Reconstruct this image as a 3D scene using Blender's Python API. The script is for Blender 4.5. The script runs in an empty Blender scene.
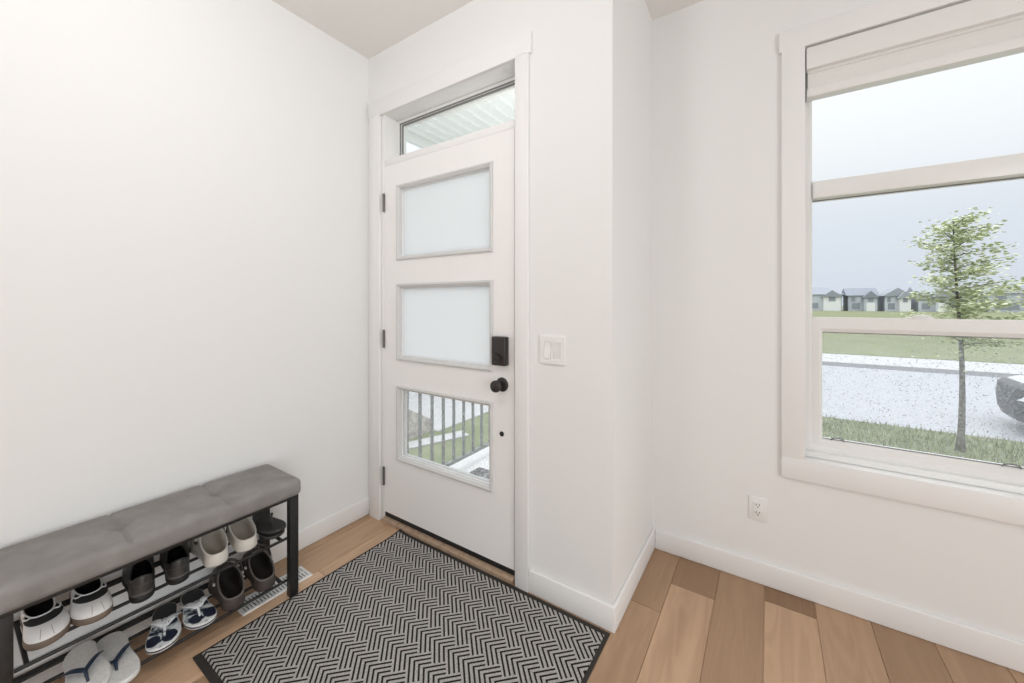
import bpy, bmesh, math, random
from mathutils import Vector, Matrix

random.seed(7)
S = bpy.context.scene
COL = S.collection
PI = math.pi
R = math.radians

# ------------------------------------------------------------------ camera
cam_d = bpy.data.cameras.new('camera')
cam = bpy.data.objects.new('camera', cam_d)
COL.objects.link(cam)
cam.location = (2.017, -1.462, 1.27)
cam.rotation_euler = (R(90), 0, R(33.65))
cam_d.sensor_width = 36.0
cam_d.lens = 36.0 * 386.0 / 1024.0
cam_d.shift_y = -38.5 / 1024.0
cam_d.clip_start = 0.02
cam_d.clip_end = 800
S.camera = cam

# ------------------------------------------------------------------ world: bright overcast sky
W = bpy.data.worlds.new('overcast_sky')
S.world = W
W.use_nodes = True
wn, wl = W.node_tree.nodes, W.node_tree.links
wn.clear()
wo = wn.new('ShaderNodeOutputWorld')
wb = wn.new('ShaderNodeBackground')
wtc = wn.new('ShaderNodeTexCoord')
wsep = wn.new('ShaderNodeSeparateXYZ')
wr = wn.new('ShaderNodeValToRGB')
wl.new(wtc.outputs['Generated'], wsep.inputs[0])
wl.new(wsep.outputs['Z'], wr.inputs[0])
e = wr.color_ramp.elements
e[0].position = 0.0
e[0].color = (0.72, 0.77, 0.87, 1)
e[1].position = 1.0
e[1].color = (3.6, 3.66, 3.75, 1)      # an overcast sky is brightest overhead
for pos_, col_ in ((0.15, (0.80, 0.85, 0.93, 1)), (0.30, (0.99, 1.01, 1.04, 1)), (0.48, (1.15, 1.18, 1.22, 1))):
    wr.color_ramp.elements.new(pos_).color = col_
wl.new(wr.outputs[0], wb.inputs[0])
wb.inputs[1].default_value = 1.0
wl.new(wb.outputs[0], wo.inputs[0])

# ------------------------------------------------------------------ ceiling lamps and added fill lights
def area(name, loc, rot, sx, sy, power, col=(1, 1, 1), shape='RECTANGLE'):
    d = bpy.data.lights.new(name, 'AREA')
    d.shape = shape
    d.size = sx
    if shape in ('RECTANGLE', 'ELLIPSE'):
        d.size_y = sy
    d.energy = power
    d.color = col
    o = bpy.data.objects.new(name, d)
    o.location = loc
    o.rotation_euler = rot
    COL.objects.link(o)
    return o

def globe(name, loc, power, col, r=0.16):
    d = bpy.data.lights.new(name, 'POINT')
    d.energy = power; d.color = col; d.shadow_soft_size = r
    o = bpy.data.objects.new(name, d); o.location = loc
    COL.objects.link(o)
    return o

globe('entry_ceiling_lamp', (1.12, -1.28, 2.44), 15, (0.97, 0.985, 1.0))
globe('hall_ceiling_lamp', (1.6, -3.6, 2.44), 8, (0.97, 0.985, 1.0))
area('right_side_fill', (4.45, -2.25, 1.25), (0, R(90), 0), 2.0, 2.6, 64, (0.91, 0.965, 1.0))  # fill panel added out of view; the right wall has no window
sp_ = bpy.data.lights.new('soffit_fill_spot', 'SPOT')  # added spot without a fixture, brightens the dim porch ceiling
sp_.energy = 55
sp_.spot_size = R(95)
sp_.spot_blend = 0.9
sp_.shadow_soft_size = 0.08
spo_ = bpy.data.objects.new('soffit_fill_spot', sp_)
spo_.location = (1.22, 0.50, 1.55)
spo_.rotation_euler = Vector((-0.45, 0.32, 1.0)).to_track_quat('-Z', 'Y').to_euler()
COL.objects.link(spo_)

vs = S.view_settings
S.display_settings.display_device = 'sRGB'
vs.view_transform = 'Standard'
vs.look = 'None'
vs.gamma = 1.0
vs.use_curve_mapping = False
vs.exposure = 0.0
S.cycles.max_bounces = 10
S.cycles.diffuse_bounces = 6
S.cycles.transparent_max_bounces = 16
S.cycles.caustics_reflective = False
S.cycles.caustics_refractive = False
S.cycles.use_denoising = True

# ------------------------------------------------------------------ materials
MATS = {}
def pmat(name, col, rough=0.5, metal=0.0, spec=0.5, noise=None, bump=None):
    """principled; noise=(scale, other colour, lo, hi) mixes a second colour; bump=(scale, strength)"""
    if name in MATS:
        return MATS[name]
    m = bpy.data.materials.new(name)
    m.use_nodes = True
    n, l = m.node_tree.nodes, m.node_tree.links
    b = n['Principled BSDF']
    b.inputs['Base Color'].default_value = (*col, 1)
    b.inputs['Roughness'].default_value = rough
    b.inputs['Metallic'].default_value = metal
    b.inputs['Specular IOR Level'].default_value = spec
    tc = n.new('ShaderNodeTexCoord')
    if noise:
        t = n.new('ShaderNodeTexNoise')
        t.inputs['Scale'].default_value = noise[0]
        t.inputs['Detail'].default_value = 5
        l.new(tc.outputs['Object'], t.inputs['Vector'])
        r = n.new('ShaderNodeValToRGB')
        r.color_ramp.elements[0].position = noise[2]
        r.color_ramp.elements[1].position = noise[3]
        r.color_ramp.elements[0].color = (*col, 1)
        r.color_ramp.elements[1].color = (*noise[1], 1)
        l.new(t.outputs['Fac'], r.inputs[0])
        l.new(r.outputs[0], b.inputs['Base Color'])
    if bump:
        t2 = n.new('ShaderNodeTexNoise')
        t2.inputs['Scale'].default_value = bump[0]
        t2.inputs['Detail'].default_value = 3
        l.new(tc.outputs['Object'], t2.inputs['Vector'])
        bp = n.new('ShaderNodeBump')
        bp.inputs['Strength'].default_value = bump[1]
        bp.inputs['Distance'].default_value = 0.002
        l.new(t2.outputs['Fac'], bp.inputs['Height'])
        l.new(bp.outputs[0], b.inputs['Normal'])
    MATS[name] = m
    return m

wall_paint = pmat('wall_paint', (0.850, 0.852, 0.848), 0.75, spec=0.25, bump=(180, 0.05))
ceiling_paint = pmat('ceiling_paint', (0.86, 0.842, 0.822), 0.9, spec=0.1, bump=(90, 0.08))
trim_paint = pmat('trim_paint', (0.865, 0.863, 0.86), 0.45, spec=0.35)
door_paint = pmat('door_paint', (0.90, 0.892, 0.884), 0.45, spec=0.35)
lite_plastic = pmat('lite_frame_plastic', (0.66, 0.66, 0.655), 0.4)
vinyl = pmat('white_vinyl', (0.84, 0.84, 0.83), 0.35)
gasket = pmat('grey_gasket', (0.22, 0.22, 0.22), 0.6)
blind_fab = pmat('blind_fabric', (0.80, 0.79, 0.77), 0.85, spec=0.1)
blind_rail = pmat('blind_rail', (0.84, 0.835, 0.825), 0.4)
black_metal = pmat('black_metal', (0.012, 0.0115, 0.0115), 0.45, noise=(60, (0.019, 0.018, 0.018), 0.4, 0.7))
lock_metal = pmat('bronze_black_metal', (0.045, 0.040, 0.040), 0.38, metal=0.4)
hinge_metal = pmat('hinge_metal', (0.16, 0.15, 0.145), 0.4, metal=0.7)
rubber_black = pmat('black_rubber', (0.012, 0.012, 0.012), 0.6)
seat_fabric = pmat('seat_fabric', (0.235, 0.224, 0.217), 0.85, spec=0.2, noise=(14, (0.315, 0.302, 0.294), 0.3, 0.75), bump=(700, 0.35))
plastic_white = pmat('white_plastic', (0.86, 0.86, 0.85), 0.35)
dark_slot = pmat('dark_slot', (0.03, 0.03, 0.03), 0.7)
sneaker_white = pmat('sneaker_canvas', (0.86, 0.86, 0.86), 0.7, bump=(400, 0.2))
sneaker_sole = pmat('tan_gum_sole', (0.20, 0.155, 0.12), 0.6)
sneaker_grey = pmat('grey_stitching', (0.42, 0.42, 0.42), 0.7)
black_cloth = pmat('black_lining', (0.012, 0.012, 0.013), 0.9, spec=0.1)
gusset_black = pmat('charcoal_elastic', (0.028, 0.028, 0.03), 0.8, bump=(300, 0.4))
shoe_leather = pmat('worn_black_leather', (0.030, 0.029, 0.029), 0.38, noise=(22, (0.065, 0.062, 0.06), 0.45, 0.75))
shoe_sole_grey = pmat('dark_grey_sole', (0.085, 0.08, 0.078), 0.55)
foam_beige = pmat('beige_foam', (0.72, 0.69, 0.63), 0.55)
foam_beige_in = pmat('beige_foam_inside', (0.60, 0.555, 0.49), 0.7)
foam_brown = pmat('dark_brown_foam', (0.062, 0.050, 0.046), 0.55)
foam_brown_in = pmat('dark_brown_foam_inside', (0.022, 0.017, 0.015), 0.7)
foam_rim = pmat('worn_brown_rim', (0.13, 0.115, 0.108), 0.55)
rivet_metal = pmat('rivet', (0.5, 0.5, 0.5), 0.35, metal=0.6)
rivet_black = pmat('rivet_black', (0.015, 0.015, 0.015), 0.5)
flop_black = pmat('black_flip_flop_rubber', (0.048, 0.046, 0.046), 0.6, bump=(200, 0.2))
flop_white = pmat('pale_flip_flop_foam', (0.70, 0.70, 0.69), 0.75, noise=(160, (0.80, 0.80, 0.79), 0.4, 0.6), bump=(350, 0.4))
flop_edge = pmat('white_flip_flop_edge', (0.74, 0.74, 0.73), 0.6)
strap_navy = pmat('navy_strap', (0.018, 0.033, 0.062), 0.45)
stripe_navy = pmat('navy_sole_stripe', (0.02, 0.027, 0.055), 0.6)
sill_wood = pmat('sill_wood', (0.42, 0.30, 0.21), 0.6, noise=(30, (0.30, 0.20, 0.13), 0.45, 0.7))
mat_rubber = pmat('mat_rubber_border', (0.045, 0.042, 0.039), 0.85, spec=0.15)

def nodes_of(name):
    m = bpy.data.materials.new(name)
    m.use_nodes = True
    MATS[name] = m
    return m, m.node_tree.nodes, m.node_tree.links, m.node_tree.nodes['Principled BSDF']

def MN(n, l, op, a, b=None, c=None):
    x = n.new('ShaderNodeMath')
    x.operation = op
    for i, v in enumerate((a, b, c)):
        if v is None:
            continue
        if isinstance(v, (int, float)):
            x.inputs[i].default_value = v
        else:
            l.new(v, x.inputs[i])
    return x.outputs[0]

def mix_col(n, l, fac, a, b):
    x = n.new('ShaderNodeMix')
    x.data_type = 'RGBA'
    for sock, v in ((x.inputs['Factor'], fac), (x.inputs[6], a), (x.inputs[7], b)):
        if isinstance(v, tuple):
            sock.default_value = (*v, 1)
        elif isinstance(v, (int, float)):
            sock.default_value = v
        else:
            l.new(v, sock)
    return x.outputs[2]

# ---- oak planks: tone per plank comes from a mesh attribute
def make_oak():
    m, n, l, b = nodes_of('oak_planks')
    at = n.new('ShaderNodeAttribute'); at.attribute_name = 'tone'
    tc = n.new('ShaderNodeTexCoord')
    mp = n.new('ShaderNodeMapping')
    mp.inputs['Scale'].default_value = (9.0, 0.9, 1)
    l.new(tc.outputs['Object'], mp.inputs['Vector'])
    off = n.new('ShaderNodeVectorMath'); off.operation = 'ADD'
    sc = n.new('ShaderNodeVectorMath'); sc.operation = 'SCALE'
    l.new(at.outputs['Color'], sc.inputs[0]); sc.inputs['Scale'].default_value = 37.0
    l.new(mp.outputs[0], off.inputs[0]); l.new(sc.outputs[0], off.inputs[1])
    n1 = n.new('ShaderNodeTexNoise'); n1.inputs['Scale'].default_value = 1.3
    n1.inputs['Detail'].default_value = 4; n1.inputs['Distortion'].default_value = 0.8
    l.new(off.outputs[0], n1.inputs['Vector'])
    rings = MN(n, l, 'SINE', MN(n, l, 'MULTIPLY', n1.outputs['Fac'], 34.0))
    rings = MN(n, l, 'MULTIPLY_ADD', rings, 0.5, 0.5)
    n2 = n.new('ShaderNodeTexNoise'); n2.inputs['Scale'].default_value = 14
    n2.inputs['Detail'].default_value = 6
    mp2 = n.new('ShaderNodeMapping'); mp2.inputs['Scale'].default_value = (1.2, 0.09, 1)
    l.new(off.outputs[0], mp2.inputs['Vector']); l.new(mp2.outputs[0], n2.inputs['Vector'])
    n3 = n.new('ShaderNodeTexNoise'); n3.inputs['Scale'].default_value = 0.55
    n3.inputs['Detail'].default_value = 2
    l.new(off.outputs[0], n3.inputs['Vector'])
    sep = n.new('ShaderNodeSeparateColor'); l.new(at.outputs['Color'], sep.inputs[0])
    base = mix_col(n, l, sep.outputs[0], (0.205, 0.112, 0.054), (0.76, 0.52, 0.345))
    g1 = mix_col(n, l, MN(n, l, 'MULTIPLY', rings, 0.20), base, (0.22, 0.125, 0.065))
    g2 = mix_col(n, l, MN(n, l, 'MULTIPLY', n2.outputs['Fac'], 0.28), g1, (0.58, 0.40, 0.26))
    big = n.new('ShaderNodeMapRange'); l.new(n3.outputs['Fac'], big.inputs[0])
    big.inputs[1].default_value = 0.55; big.inputs[2].default_value = 0.8
    g3 = mix_col(n, l, MN(n, l, 'MULTIPLY', big.outputs[0], 0.45), g2, (0.17, 0.092, 0.045))
    l.new(g3, b.inputs['Base Color'])
    b.inputs['Roughness'].default_value = 0.42
    b.inputs['Specular IOR Level'].default_value = 0.4
    bp = n.new('ShaderNodeBump'); bp.inputs['Strength'].default_value = 0.12; bp.inputs['Distance'].default_value = 0.001
    l.new(n2.outputs['Fac'], bp.inputs['Height']); l.new(bp.outputs[0], b.inputs['Normal'])
    return m
oak = make_oak()

# ---- woven mat: nested right-angle strokes, three to a set, stepping across the mat at 45 degrees
def make_herringbone(w=0.0498, A=0.0855, B=0.1045, lines=3):
    m, n, l, b = nodes_of('herringbone_carpet')
    tc = n.new('ShaderNodeTexCoord')
    sep = n.new('ShaderNodeSeparateXYZ'); l.new(tc.outputs['Object'], sep.inputs[0])
    x, y = sep.outputs[0], sep.outputs[1]
    r2 = 1 / math.sqrt(2)
    off = 40 * w
    a = MN(n, l, 'ADD', MN(n, l, 'MULTIPLY', MN(n, l, 'ADD', x, y), r2), off)
    c = MN(n, l, 'ADD', MN(n, l, 'MULTIPLY', MN(n, l, 'SUBTRACT', x, y), r2), off)
    q0 = MN(n, l, 'FLOOR', MN(n, l, 'DIVIDE', MN(n, l, 'SUBTRACT', a, c), A + B - w))
    def stroke(across, along, inside, end):
        """dark on the lines of one arm; along runs from the mitre (=across) to the arm's end"""
        f = MN(n, l, 'FRACT', MN(n, l, 'MULTIPLY', across, lines / w))
        s_ = MN(n, l, 'LESS_THAN', MN(n, l, 'ABSOLUTE', MN(n, l, 'SUBTRACT', f, 0.5)), 0.205)
        e1 = MN(n, l, 'GREATER_THAN', along, across)
        e2 = MN(n, l, 'LESS_THAN', along, end - 0.0025)
        return MN(n, l, 'MULTIPLY', s_, MN(n, l, 'MULTIPLY', e1, e2))
    dark = None
    for dq in (0, 1, 2):
        q = MN(n, l, 'ADD', q0, float(dq))
        aa = MN(n, l, 'SUBTRACT', a, MN(n, l, 'MULTIPLY', q, A))
        cc = MN(n, l, 'SUBTRACT', c, MN(n, l, 'MULTIPLY', q, w - B))
        kh = MN(n, l, 'MULTIPLY', MN(n, l, 'FLOOR', MN(n, l, 'DIVIDE', cc, w)), w)
        hz = stroke(MN(n, l, 'SUBTRACT', cc, kh), MN(n, l, 'ADD', MN(n, l, 'SUBTRACT', aa, kh), w), None, A)
        kv = MN(n, l, 'MULTIPLY', MN(n, l, 'ADD', MN(n, l, 'FLOOR', MN(n, l, 'DIVIDE', aa, w)), 1.0), w)
        vt = stroke(MN(n, l, 'ADD', MN(n, l, 'SUBTRACT', aa, kv), w), MN(n, l, 'SUBTRACT', cc, kv), None, B)
        both = MN(n, l, 'MAXIMUM', hz, vt)
        dark = both if dark is None else MN(n, l, 'MAXIMUM', dark, both)
    t = n.new('ShaderNodeTexNoise'); t.inputs['Scale'].default_value = 260; t.inputs['Detail'].default_value = 4
    l.new(tc.outputs['Object'], t.inputs['Vector'])
    t2 = n.new('ShaderNodeTexNoise'); t2.inputs['Scale'].default_value = 9
    l.new(tc.outputs['Object'], t2.inputs['Vector'])
    r = n.new('ShaderNodeValToRGB'); l.new(t.outputs['Fac'], r.inputs[0])
    r.color_ramp.elements[0].position = 0.30; r.color_ramp.elements[0].color = (0.235, 0.224, 0.215, 1)
    r.color_ramp.elements[1].position = 0.66; r.color_ramp.elements[1].color = (0.54, 0.52, 0.50, 1)
    g = mix_col(n, l, MN(n, l, 'MULTIPLY', t2.outputs['Fac'], 0.35), r.outputs[0], (0.44, 0.425, 0.41))
    colr = mix_col(n, l, dark, g, (0.022, 0.021, 0.021))
    l.new(colr, b.inputs['Base Color'])
    b.inputs['Roughness'].default_value = 0.95
    b.inputs['Specular IOR Level'].default_value = 0.05
    h = MN(n, l, 'SUBTRACT', MN(n, l, 'MULTIPLY', t.outputs['Fac'], 0.5), dark)
    bp = n.new('ShaderNodeBump'); bp.inputs['Strength'].default_value = 0.5; bp.inputs['Distance'].default_value = 0.002
    l.new(h, bp.inputs['Height']); l.new(bp.outputs[0], b.inputs['Normal'])
    return m
herringbone = make_herringbone()

def schlick(n, l):
    lw = n.new('ShaderNodeLayerWeight'); lw.inputs[0].default_value = 0.5
    return MN(n, l, 'MULTIPLY_ADD', MN(n, l, 'POWER', lw.outputs['Facing'], 5.0), 0.5, 0.018)

def make_clear_glass():
    m = bpy.data.materials.new('clear_glass'); m.use_nodes = True
    n, l = m.node_tree.nodes, m.node_tree.links
    n.clear()
    o = n.new('ShaderNodeOutputMaterial'); t = n.new('ShaderNodeBsdfTransparent'); g = n.new('ShaderNodeBsdfGlossy')
    t.inputs[0].default_value = (0.97, 0.98, 0.98, 1)
    g.inputs['Roughness'].default_value = 0.02
    f = schlick(n, l)
    mx = n.new('ShaderNodeMixShader')
    l.new(f, mx.inputs[0]); l.new(t.outputs[0], mx.inputs[1]); l.new(g.outputs[0], mx.inputs[2])
    l.new(mx.outputs[0], o.inputs[0])
    return m
clear_glass = make_clear_glass()

def make_wet_glass():
    """clear pane with a thin scattering film of rain"""
    m = bpy.data.materials.new('rain_wet_glass'); m.use_nodes = True
    n, l = m.node_tree.nodes, m.node_tree.links
    n.clear()
    o = n.new('ShaderNodeOutputMaterial'); t = n.new('ShaderNodeBsdfTransparent'); g = n.new('ShaderNodeBsdfGlossy')
    d = n.new('ShaderNodeBsdfTranslucent'); d.inputs[0].default_value = (0.95, 0.97, 1.0, 1)
    t.inputs[0].default_value = (0.97, 0.98, 0.98, 1)
    g.inputs['Roughness'].default_value = 0.05
    f = schlick(n, l)
    m1 = n.new('ShaderNodeMixShader'); m2 = n.new('ShaderNodeMixShader')
    tc = n.new('ShaderNodeTexCoord'); nz = n.new('ShaderNodeTexNoise')
    nz.inputs['Scale'].default_value = 160; nz.inputs['Detail'].default_value = 5
    l.new(tc.outputs['Object'], nz.inputs['Vector'])
    mr = n.new('ShaderNodeMapRange'); l.new(nz.outputs['Fac'], mr.inputs[0])
    mr.inputs[1].default_value = 0.5; mr.inputs[2].default_value = 0.75
    mr.inputs[3].default_value = 0.05; mr.inputs[4].default_value = 0.30
    l.new(mr.outputs[0], m1.inputs[0]); l.new(t.outputs[0], m1.inputs[1]); l.new(d.outputs[0], m1.inputs[2])
    l.new(f, m2.inputs[0]); l.new(m1.outputs[0], m2.inputs[1]); l.new(g.outputs[0], m2.inputs[2])
    l.new(m2.outputs[0], o.inputs[0])
    return m
wet_glass = make_wet_glass()

def make_frosted():
    m = bpy.data.materials.new('frosted_glass'); m.use_nodes = True
    n, l = m.node_tree.nodes, m.node_tree.links
    n.clear()
    o = n.new('ShaderNodeOutputMaterial')
    tr = n.new('ShaderNodeBsdfTranslucent'); tr.inputs[0].default_value = (0.96, 0.985, 1.0, 1)
    df = n.new('ShaderNodeBsdfDiffuse'); df.inputs[0].default_value = (0.95, 0.97, 0.985, 1)
    m2 = n.new('ShaderNodeMixShader'); m2.inputs[0].default_value = 0.36
    l.new(tr.outputs[0], m2.inputs[1]); l.new(df.outputs[0], m2.inputs[2])
    l.new(m2.outputs[0], o.inputs[0])
    return m
frosted = make_frosted()

def make_drop():
    m = bpy.data.materials.new('rain_water'); m.use_nodes = True
    n, l = m.node_tree.nodes, m.node_tree.links
    n.clear()
    o = n.new('ShaderNodeOutputMaterial'); g = n.new('ShaderNodeBsdfRefraction')
    g.inputs['Roughness'].default_value = 0.0; g.inputs['IOR'].default_value = 1.33
    l.new(g.outputs[0], o.inputs[0])
    return m
rain_water = make_drop()

def make_floral(name, scale, lo, hi, heel_dark):
    """white foam with ragged navy patches; heel pad black when heel_dark"""
    m, n, l, b = nodes_of(name)
    tc = n.new('ShaderNodeTexCoord')
    t = n.new('ShaderNodeTexNoise'); t.inputs['Scale'].default_value = scale; t.inputs['Detail'].default_value = 4
    t.inputs['Distortion'].default_value = 0.6
    l.new(tc.outputs['Object'], t.inputs['Vector'])
    r = n.new('ShaderNodeValToRGB'); l.new(t.outputs['Fac'], r.inputs[0])
    r.color_ramp.elements[0].position = lo; r.color_ramp.elements[0].color = (0.74, 0.77, 0.79, 1)
    r.color_ramp.elements[1].position = hi; r.color_ramp.elements[1].color = (0.012, 0.018, 0.045, 1)
    x = r.color_ramp.elements.new((lo + hi) / 2); x.color = (0.40, 0.45, 0.46, 1)
    out = r.outputs[0]
    if heel_dark:
        sp = n.new('ShaderNodeSeparateXYZ'); l.new(tc.outputs['Object'], sp.inputs[0])
        d = MN(n, l, 'LESS_THAN', MN(n, l, 'ADD', sp.outputs[0], MN(n, l, 'MULTIPLY', t.outputs['Fac'], 0.03)), -0.02)
        out = mix_col(n, l, d, out, (0.012, 0.013, 0.018))
        # two navy pads under the toes
        for cx, cy, rx, ry in ((0.076, 0.022, 0.029, 0.021), (0.078, -0.021, 0.027, 0.019)):
            ex = MN(n, l, 'POWER', MN(n, l, 'DIVIDE', MN(n, l, 'SUBTRACT', sp.outputs[0], cx), rx), 2.0)
            ey = MN(n, l, 'POWER', MN(n, l, 'DIVIDE', MN(n, l, 'SUBTRACT', sp.outputs[1], cy), ry), 2.0)
            d = MN(n, l, 'LESS_THAN', MN(n, l, 'ADD', MN(n, l, 'ADD', ex, ey), MN(n, l, 'MULTIPLY', t.outputs['Fac'], 0.7)), 1.35)
            out = mix_col(n, l, d, out, (0.010, 0.014, 0.038))
    l.new(out, b.inputs['Base Color'])
    b.inputs['Roughness'].default_value = 0.6
    return m
floral_foot = make_floral('floral_foam', 38, 0.50, 0.62, True)
floral_strap = make_floral('floral_strap', 60, 0.58, 0.68, False)

# ------------------------------------------------------------------ mesh helpers
def new_bm():
    return bmesh.new()

def add_box(bm, x0, x1, y0, y1, z0, z1, bev=0.0, seg=2):
    vs_ = [bm.verts.new(p) for p in ((x0, y0, z0), (x1, y0, z0), (x1, y1, z0), (x0, y1, z0),
                                     (x0, y0, z1), (x1, y0, z1), (x1, y1, z1), (x0, y1, z1))]
    fs = [bm.faces.new([vs_[i] for i in q]) for q in ((3, 2, 1, 0), (4, 5, 6, 7), (0, 1, 5, 4), (1, 2, 6, 5), (2, 3, 7, 6), (3, 0, 4, 7))]
    if bev > 0:
        ed = list({e_ for f in fs for e_ in f.edges})
        bmesh.ops.bevel(bm, geom=ed, offset=bev, segments=seg, profile=0.5, affect='EDGES')
    return bm

def add_tube(bm, pts, r, n=8, caps=True, flat=None):
    """round tube along a polyline; flat=(ry, rz) gives an elliptic section in (side, up)"""
    pts = [Vector(p) for p in pts]
    rings = []
    for i, p in enumerate(pts):
        d = (pts[min(i + 1, len(pts) - 1)] - pts[max(i - 1, 0)]).normalized()
        up = Vector((0, 0, 1)) if abs(d.z) < 0.95 else Vector((1, 0, 0))
        s = d.cross(up).normalized()
        u = s.cross(d).normalized()
        rr = r[i] if isinstance(r, (list, tuple)) else r
        ra, rb = (flat if flat else (rr, rr))
        rings.append([bm.verts.new(p + s * (ra * math.cos(2 * PI * k / n)) + u * (rb * math.sin(2 * PI * k / n))) for k in range(n)])
    for a, b in zip(rings, rings[1:]):
        for k in range(n):
            bm.faces.new((a[k], a[(k + 1) % n], b[(k + 1) % n], b[k]))
    if caps:
        bm.faces.new(rings[0][::-1]); bm.faces.new(rings[-1])
    return bm

def add_cyl(bm, p0, p1, r, n=16):
    return add_tube(bm, [p0, p1], r, n)

def add_loft(bm, rings, closed=True, cap0=False, cap1=False):
    vr = [[bm.verts.new(p) for p in ring] for ring in rings]
    n = len(vr[0])
    for a, b in zip(vr, vr[1:]):
        for k in range(n if closed else n - 1):
            bm.faces.new((a[k], a[(k + 1) % n], b[(k + 1) % n], b[k]))
    if cap0:
        bm.faces.new(vr[0][::-1])
    if cap1:
        bm.faces.new(vr[-1])
    return vr

def add_lathe(bm, prof, origin, axis, n=20):
    """prof: list of (distance along axis, radius)"""
    axis = Vector(axis).normalized()
    ref = Vector((0, 0, 1)) if abs(axis.z) < 0.9 else Vector((1, 0, 0))
    s = axis.cross(ref).normalized(); u = s.cross(axis)
    o = Vector(origin)
    rings = [[o + axis * d + (s * math.cos(2 * PI * k / n) + u * math.sin(2 * PI * k / n)) * max(r, 1e-4) for k in range(n)] for d, r in prof]
    add_loft(bm, rings, True, True, True)
    return bm

def rounded_box(bm, size, r, nseg, fn=None):
    """soft box centred on origin; nseg = divisions per axis; fn(point)->point reshapes it"""
    hx, hy, hz = (s / 2 for s in size)
    h = (hx, hy, hz)
    def lin(i):
        n = nseg[i]
        base = [-h[i] + 2 * h[i] * k / n for k in range(n + 1)]
        ext = [h[i] - r * f for f in (0.15, 0.4, 0.7, 1.0)]
        return sorted(set([round(v, 6) for v in base if abs(v) <= h[i] - r or abs(abs(v) - h[i]) < 1e-6] + [round(v, 6) for v in ext] + [round(-v, 6) for v in ext]))
    L = [lin(0), lin(1), lin(2)]
    cache = {}
    def V(p):
        key = tuple(round(c, 6) for c in p)
        if key not in cache:
            q = Vector([max(-(h[i] - r), min(h[i] - r, p[i])) for i in range(3)])
            d = Vector(p) - q
            w = q + d.normalized() * r if d.length > 1e-9 else Vector(p)
            if fn:
                w = fn(w)
            cache[key] = bm.verts.new(w)
        return cache[key]
    for ax in range(3):
        o1, o2 = [i for i in range(3) if i != ax]
        for sgn in (-1, 1):
            for a in range(len(L[o1]) - 1):
                for b in range(len(L[o2]) - 1):
                    quad = []
                    for (i, j) in ((a, b), (a + 1, b), (a + 1, b + 1), (a, b + 1)):
                        p = [0, 0, 0]; p[ax] = sgn * h[ax]; p[o1] = L[o1][i]; p[o2] = L[o2][j]
                        quad.append(V(p))
                    try:
                        bm.faces.new(quad)
                    except ValueError:
                        pass
    return bm

def add_plate(bm, x0, x1, z0, z1, holes, y0, y1):
    """slab in the XZ plane from y0 to y1 with rectangular holes (x0,x1,z0,z1)"""
    xs = sorted({x0, x1, *[h[0] for h in holes], *[h[1] for h in holes]})
    zs = sorted({z0, z1, *[h[2] for h in holes], *[h[3] for h in holes]})
    nx, nz = len(xs) - 1, len(zs) - 1
    def solid(i, j):
        if not (0 <= i < nx and 0 <= j < nz):
            return False
        cx, cz = (xs[i] + xs[i + 1]) / 2, (zs[j] + zs[j + 1]) / 2
        return not any(h[0] < cx < h[1] and h[2] < cz < h[3] for h in holes)
    vc = {}
    def v(i, j, y):
        if (i, j, y) not in vc:
            vc[(i, j, y)] = bm.verts.new((xs[i], y, zs[j]))
        return vc[(i, j, y)]
    for i in range(nx):
        for j in range(nz):
            if not solid(i, j):
                continue
            bm.faces.new((v(i, j, y0), v(i + 1, j, y0), v(i + 1, j + 1, y0), v(i, j + 1, y0)))
            bm.faces.new((v(i, j + 1, y1), v(i + 1, j + 1, y1), v(i + 1, j, y1), v(i, j, y1)))
            for di, dj, (a, b) in ((-1, 0, ((i, j), (i, j + 1))), (1, 0, ((i + 1, j), (i + 1, j + 1))), (0, -1, ((i, j), (i + 1, j))), (0, 1, ((i, j + 1), (i + 1, j + 1)))):
                if not solid(i + di, j + dj):
                    bm.faces.new((v(*a, y0), v(*b, y0), v(*b, y1), v(*a, y1)))
    return bm

def obj(name, bm, mat, parent=None, smooth=False, angle=None, loc=None):
    bmesh.ops.recalc_face_normals(bm, faces=bm.faces)
    me = bpy.data.meshes.new(name)
    bm.to_mesh(me)
    bm.free()
    for mm in (mat if isinstance(mat, (list, tuple)) else [mat]):
        me.materials.append(mm)
    if smooth or angle:
        me.polygons.foreach_set('use_smooth', [True] * len(me.polygons))
        if angle:
            me.set_sharp_from_angle(angle=R(angle))
    o = bpy.data.objects.new(name, me)
    COL.objects.link(o)
    if parent:
        o.parent = parent
    if loc:
        o.location = loc
    return o

def tag(o, label=None, cat=None, group=None, kind=None):
    for k, v in (('label', label), ('category', cat), ('group', group), ('kind', kind)):
        if v:
            o[k] = v
    return o

def thing(name, label, cat, loc=(0, 0, 0), rotz=0.0, group=None, kind=None):
    o = bpy.data.objects.new(name, None)
    o.empty_display_size = 0.05
    COL.objects.link(o)
    o.location = loc
    o.rotation_euler = (0, 0, rotz)
    return tag(o, label, cat, group, kind)

def box_obj(name, mat, parent, *a, bev=0.0, **k):
    return obj(name, add_box(new_bm(), *a, bev=bev), mat, parent, **k)

def copy_tree(o, parent=None):
    c = o.copy()
    COL.objects.link(c)
    if parent:
        c.parent = parent
    for ch in o.children:
        copy_tree(ch, c)
    return c

# ------------------------------------------------------------------ room shell
CEIL = 2.745
XR, YB = 4.6, -5.9          # right and back limits of the room
YW = 0.622                  # plane of the window wall
XP = 1.512                  # side face of the jutting entry wall

def struct(name, bm, mat, label, cat, parent=None, **k):
    return tag(obj(name, bm, mat, parent, **k), label, cat, kind='structure')

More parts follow.
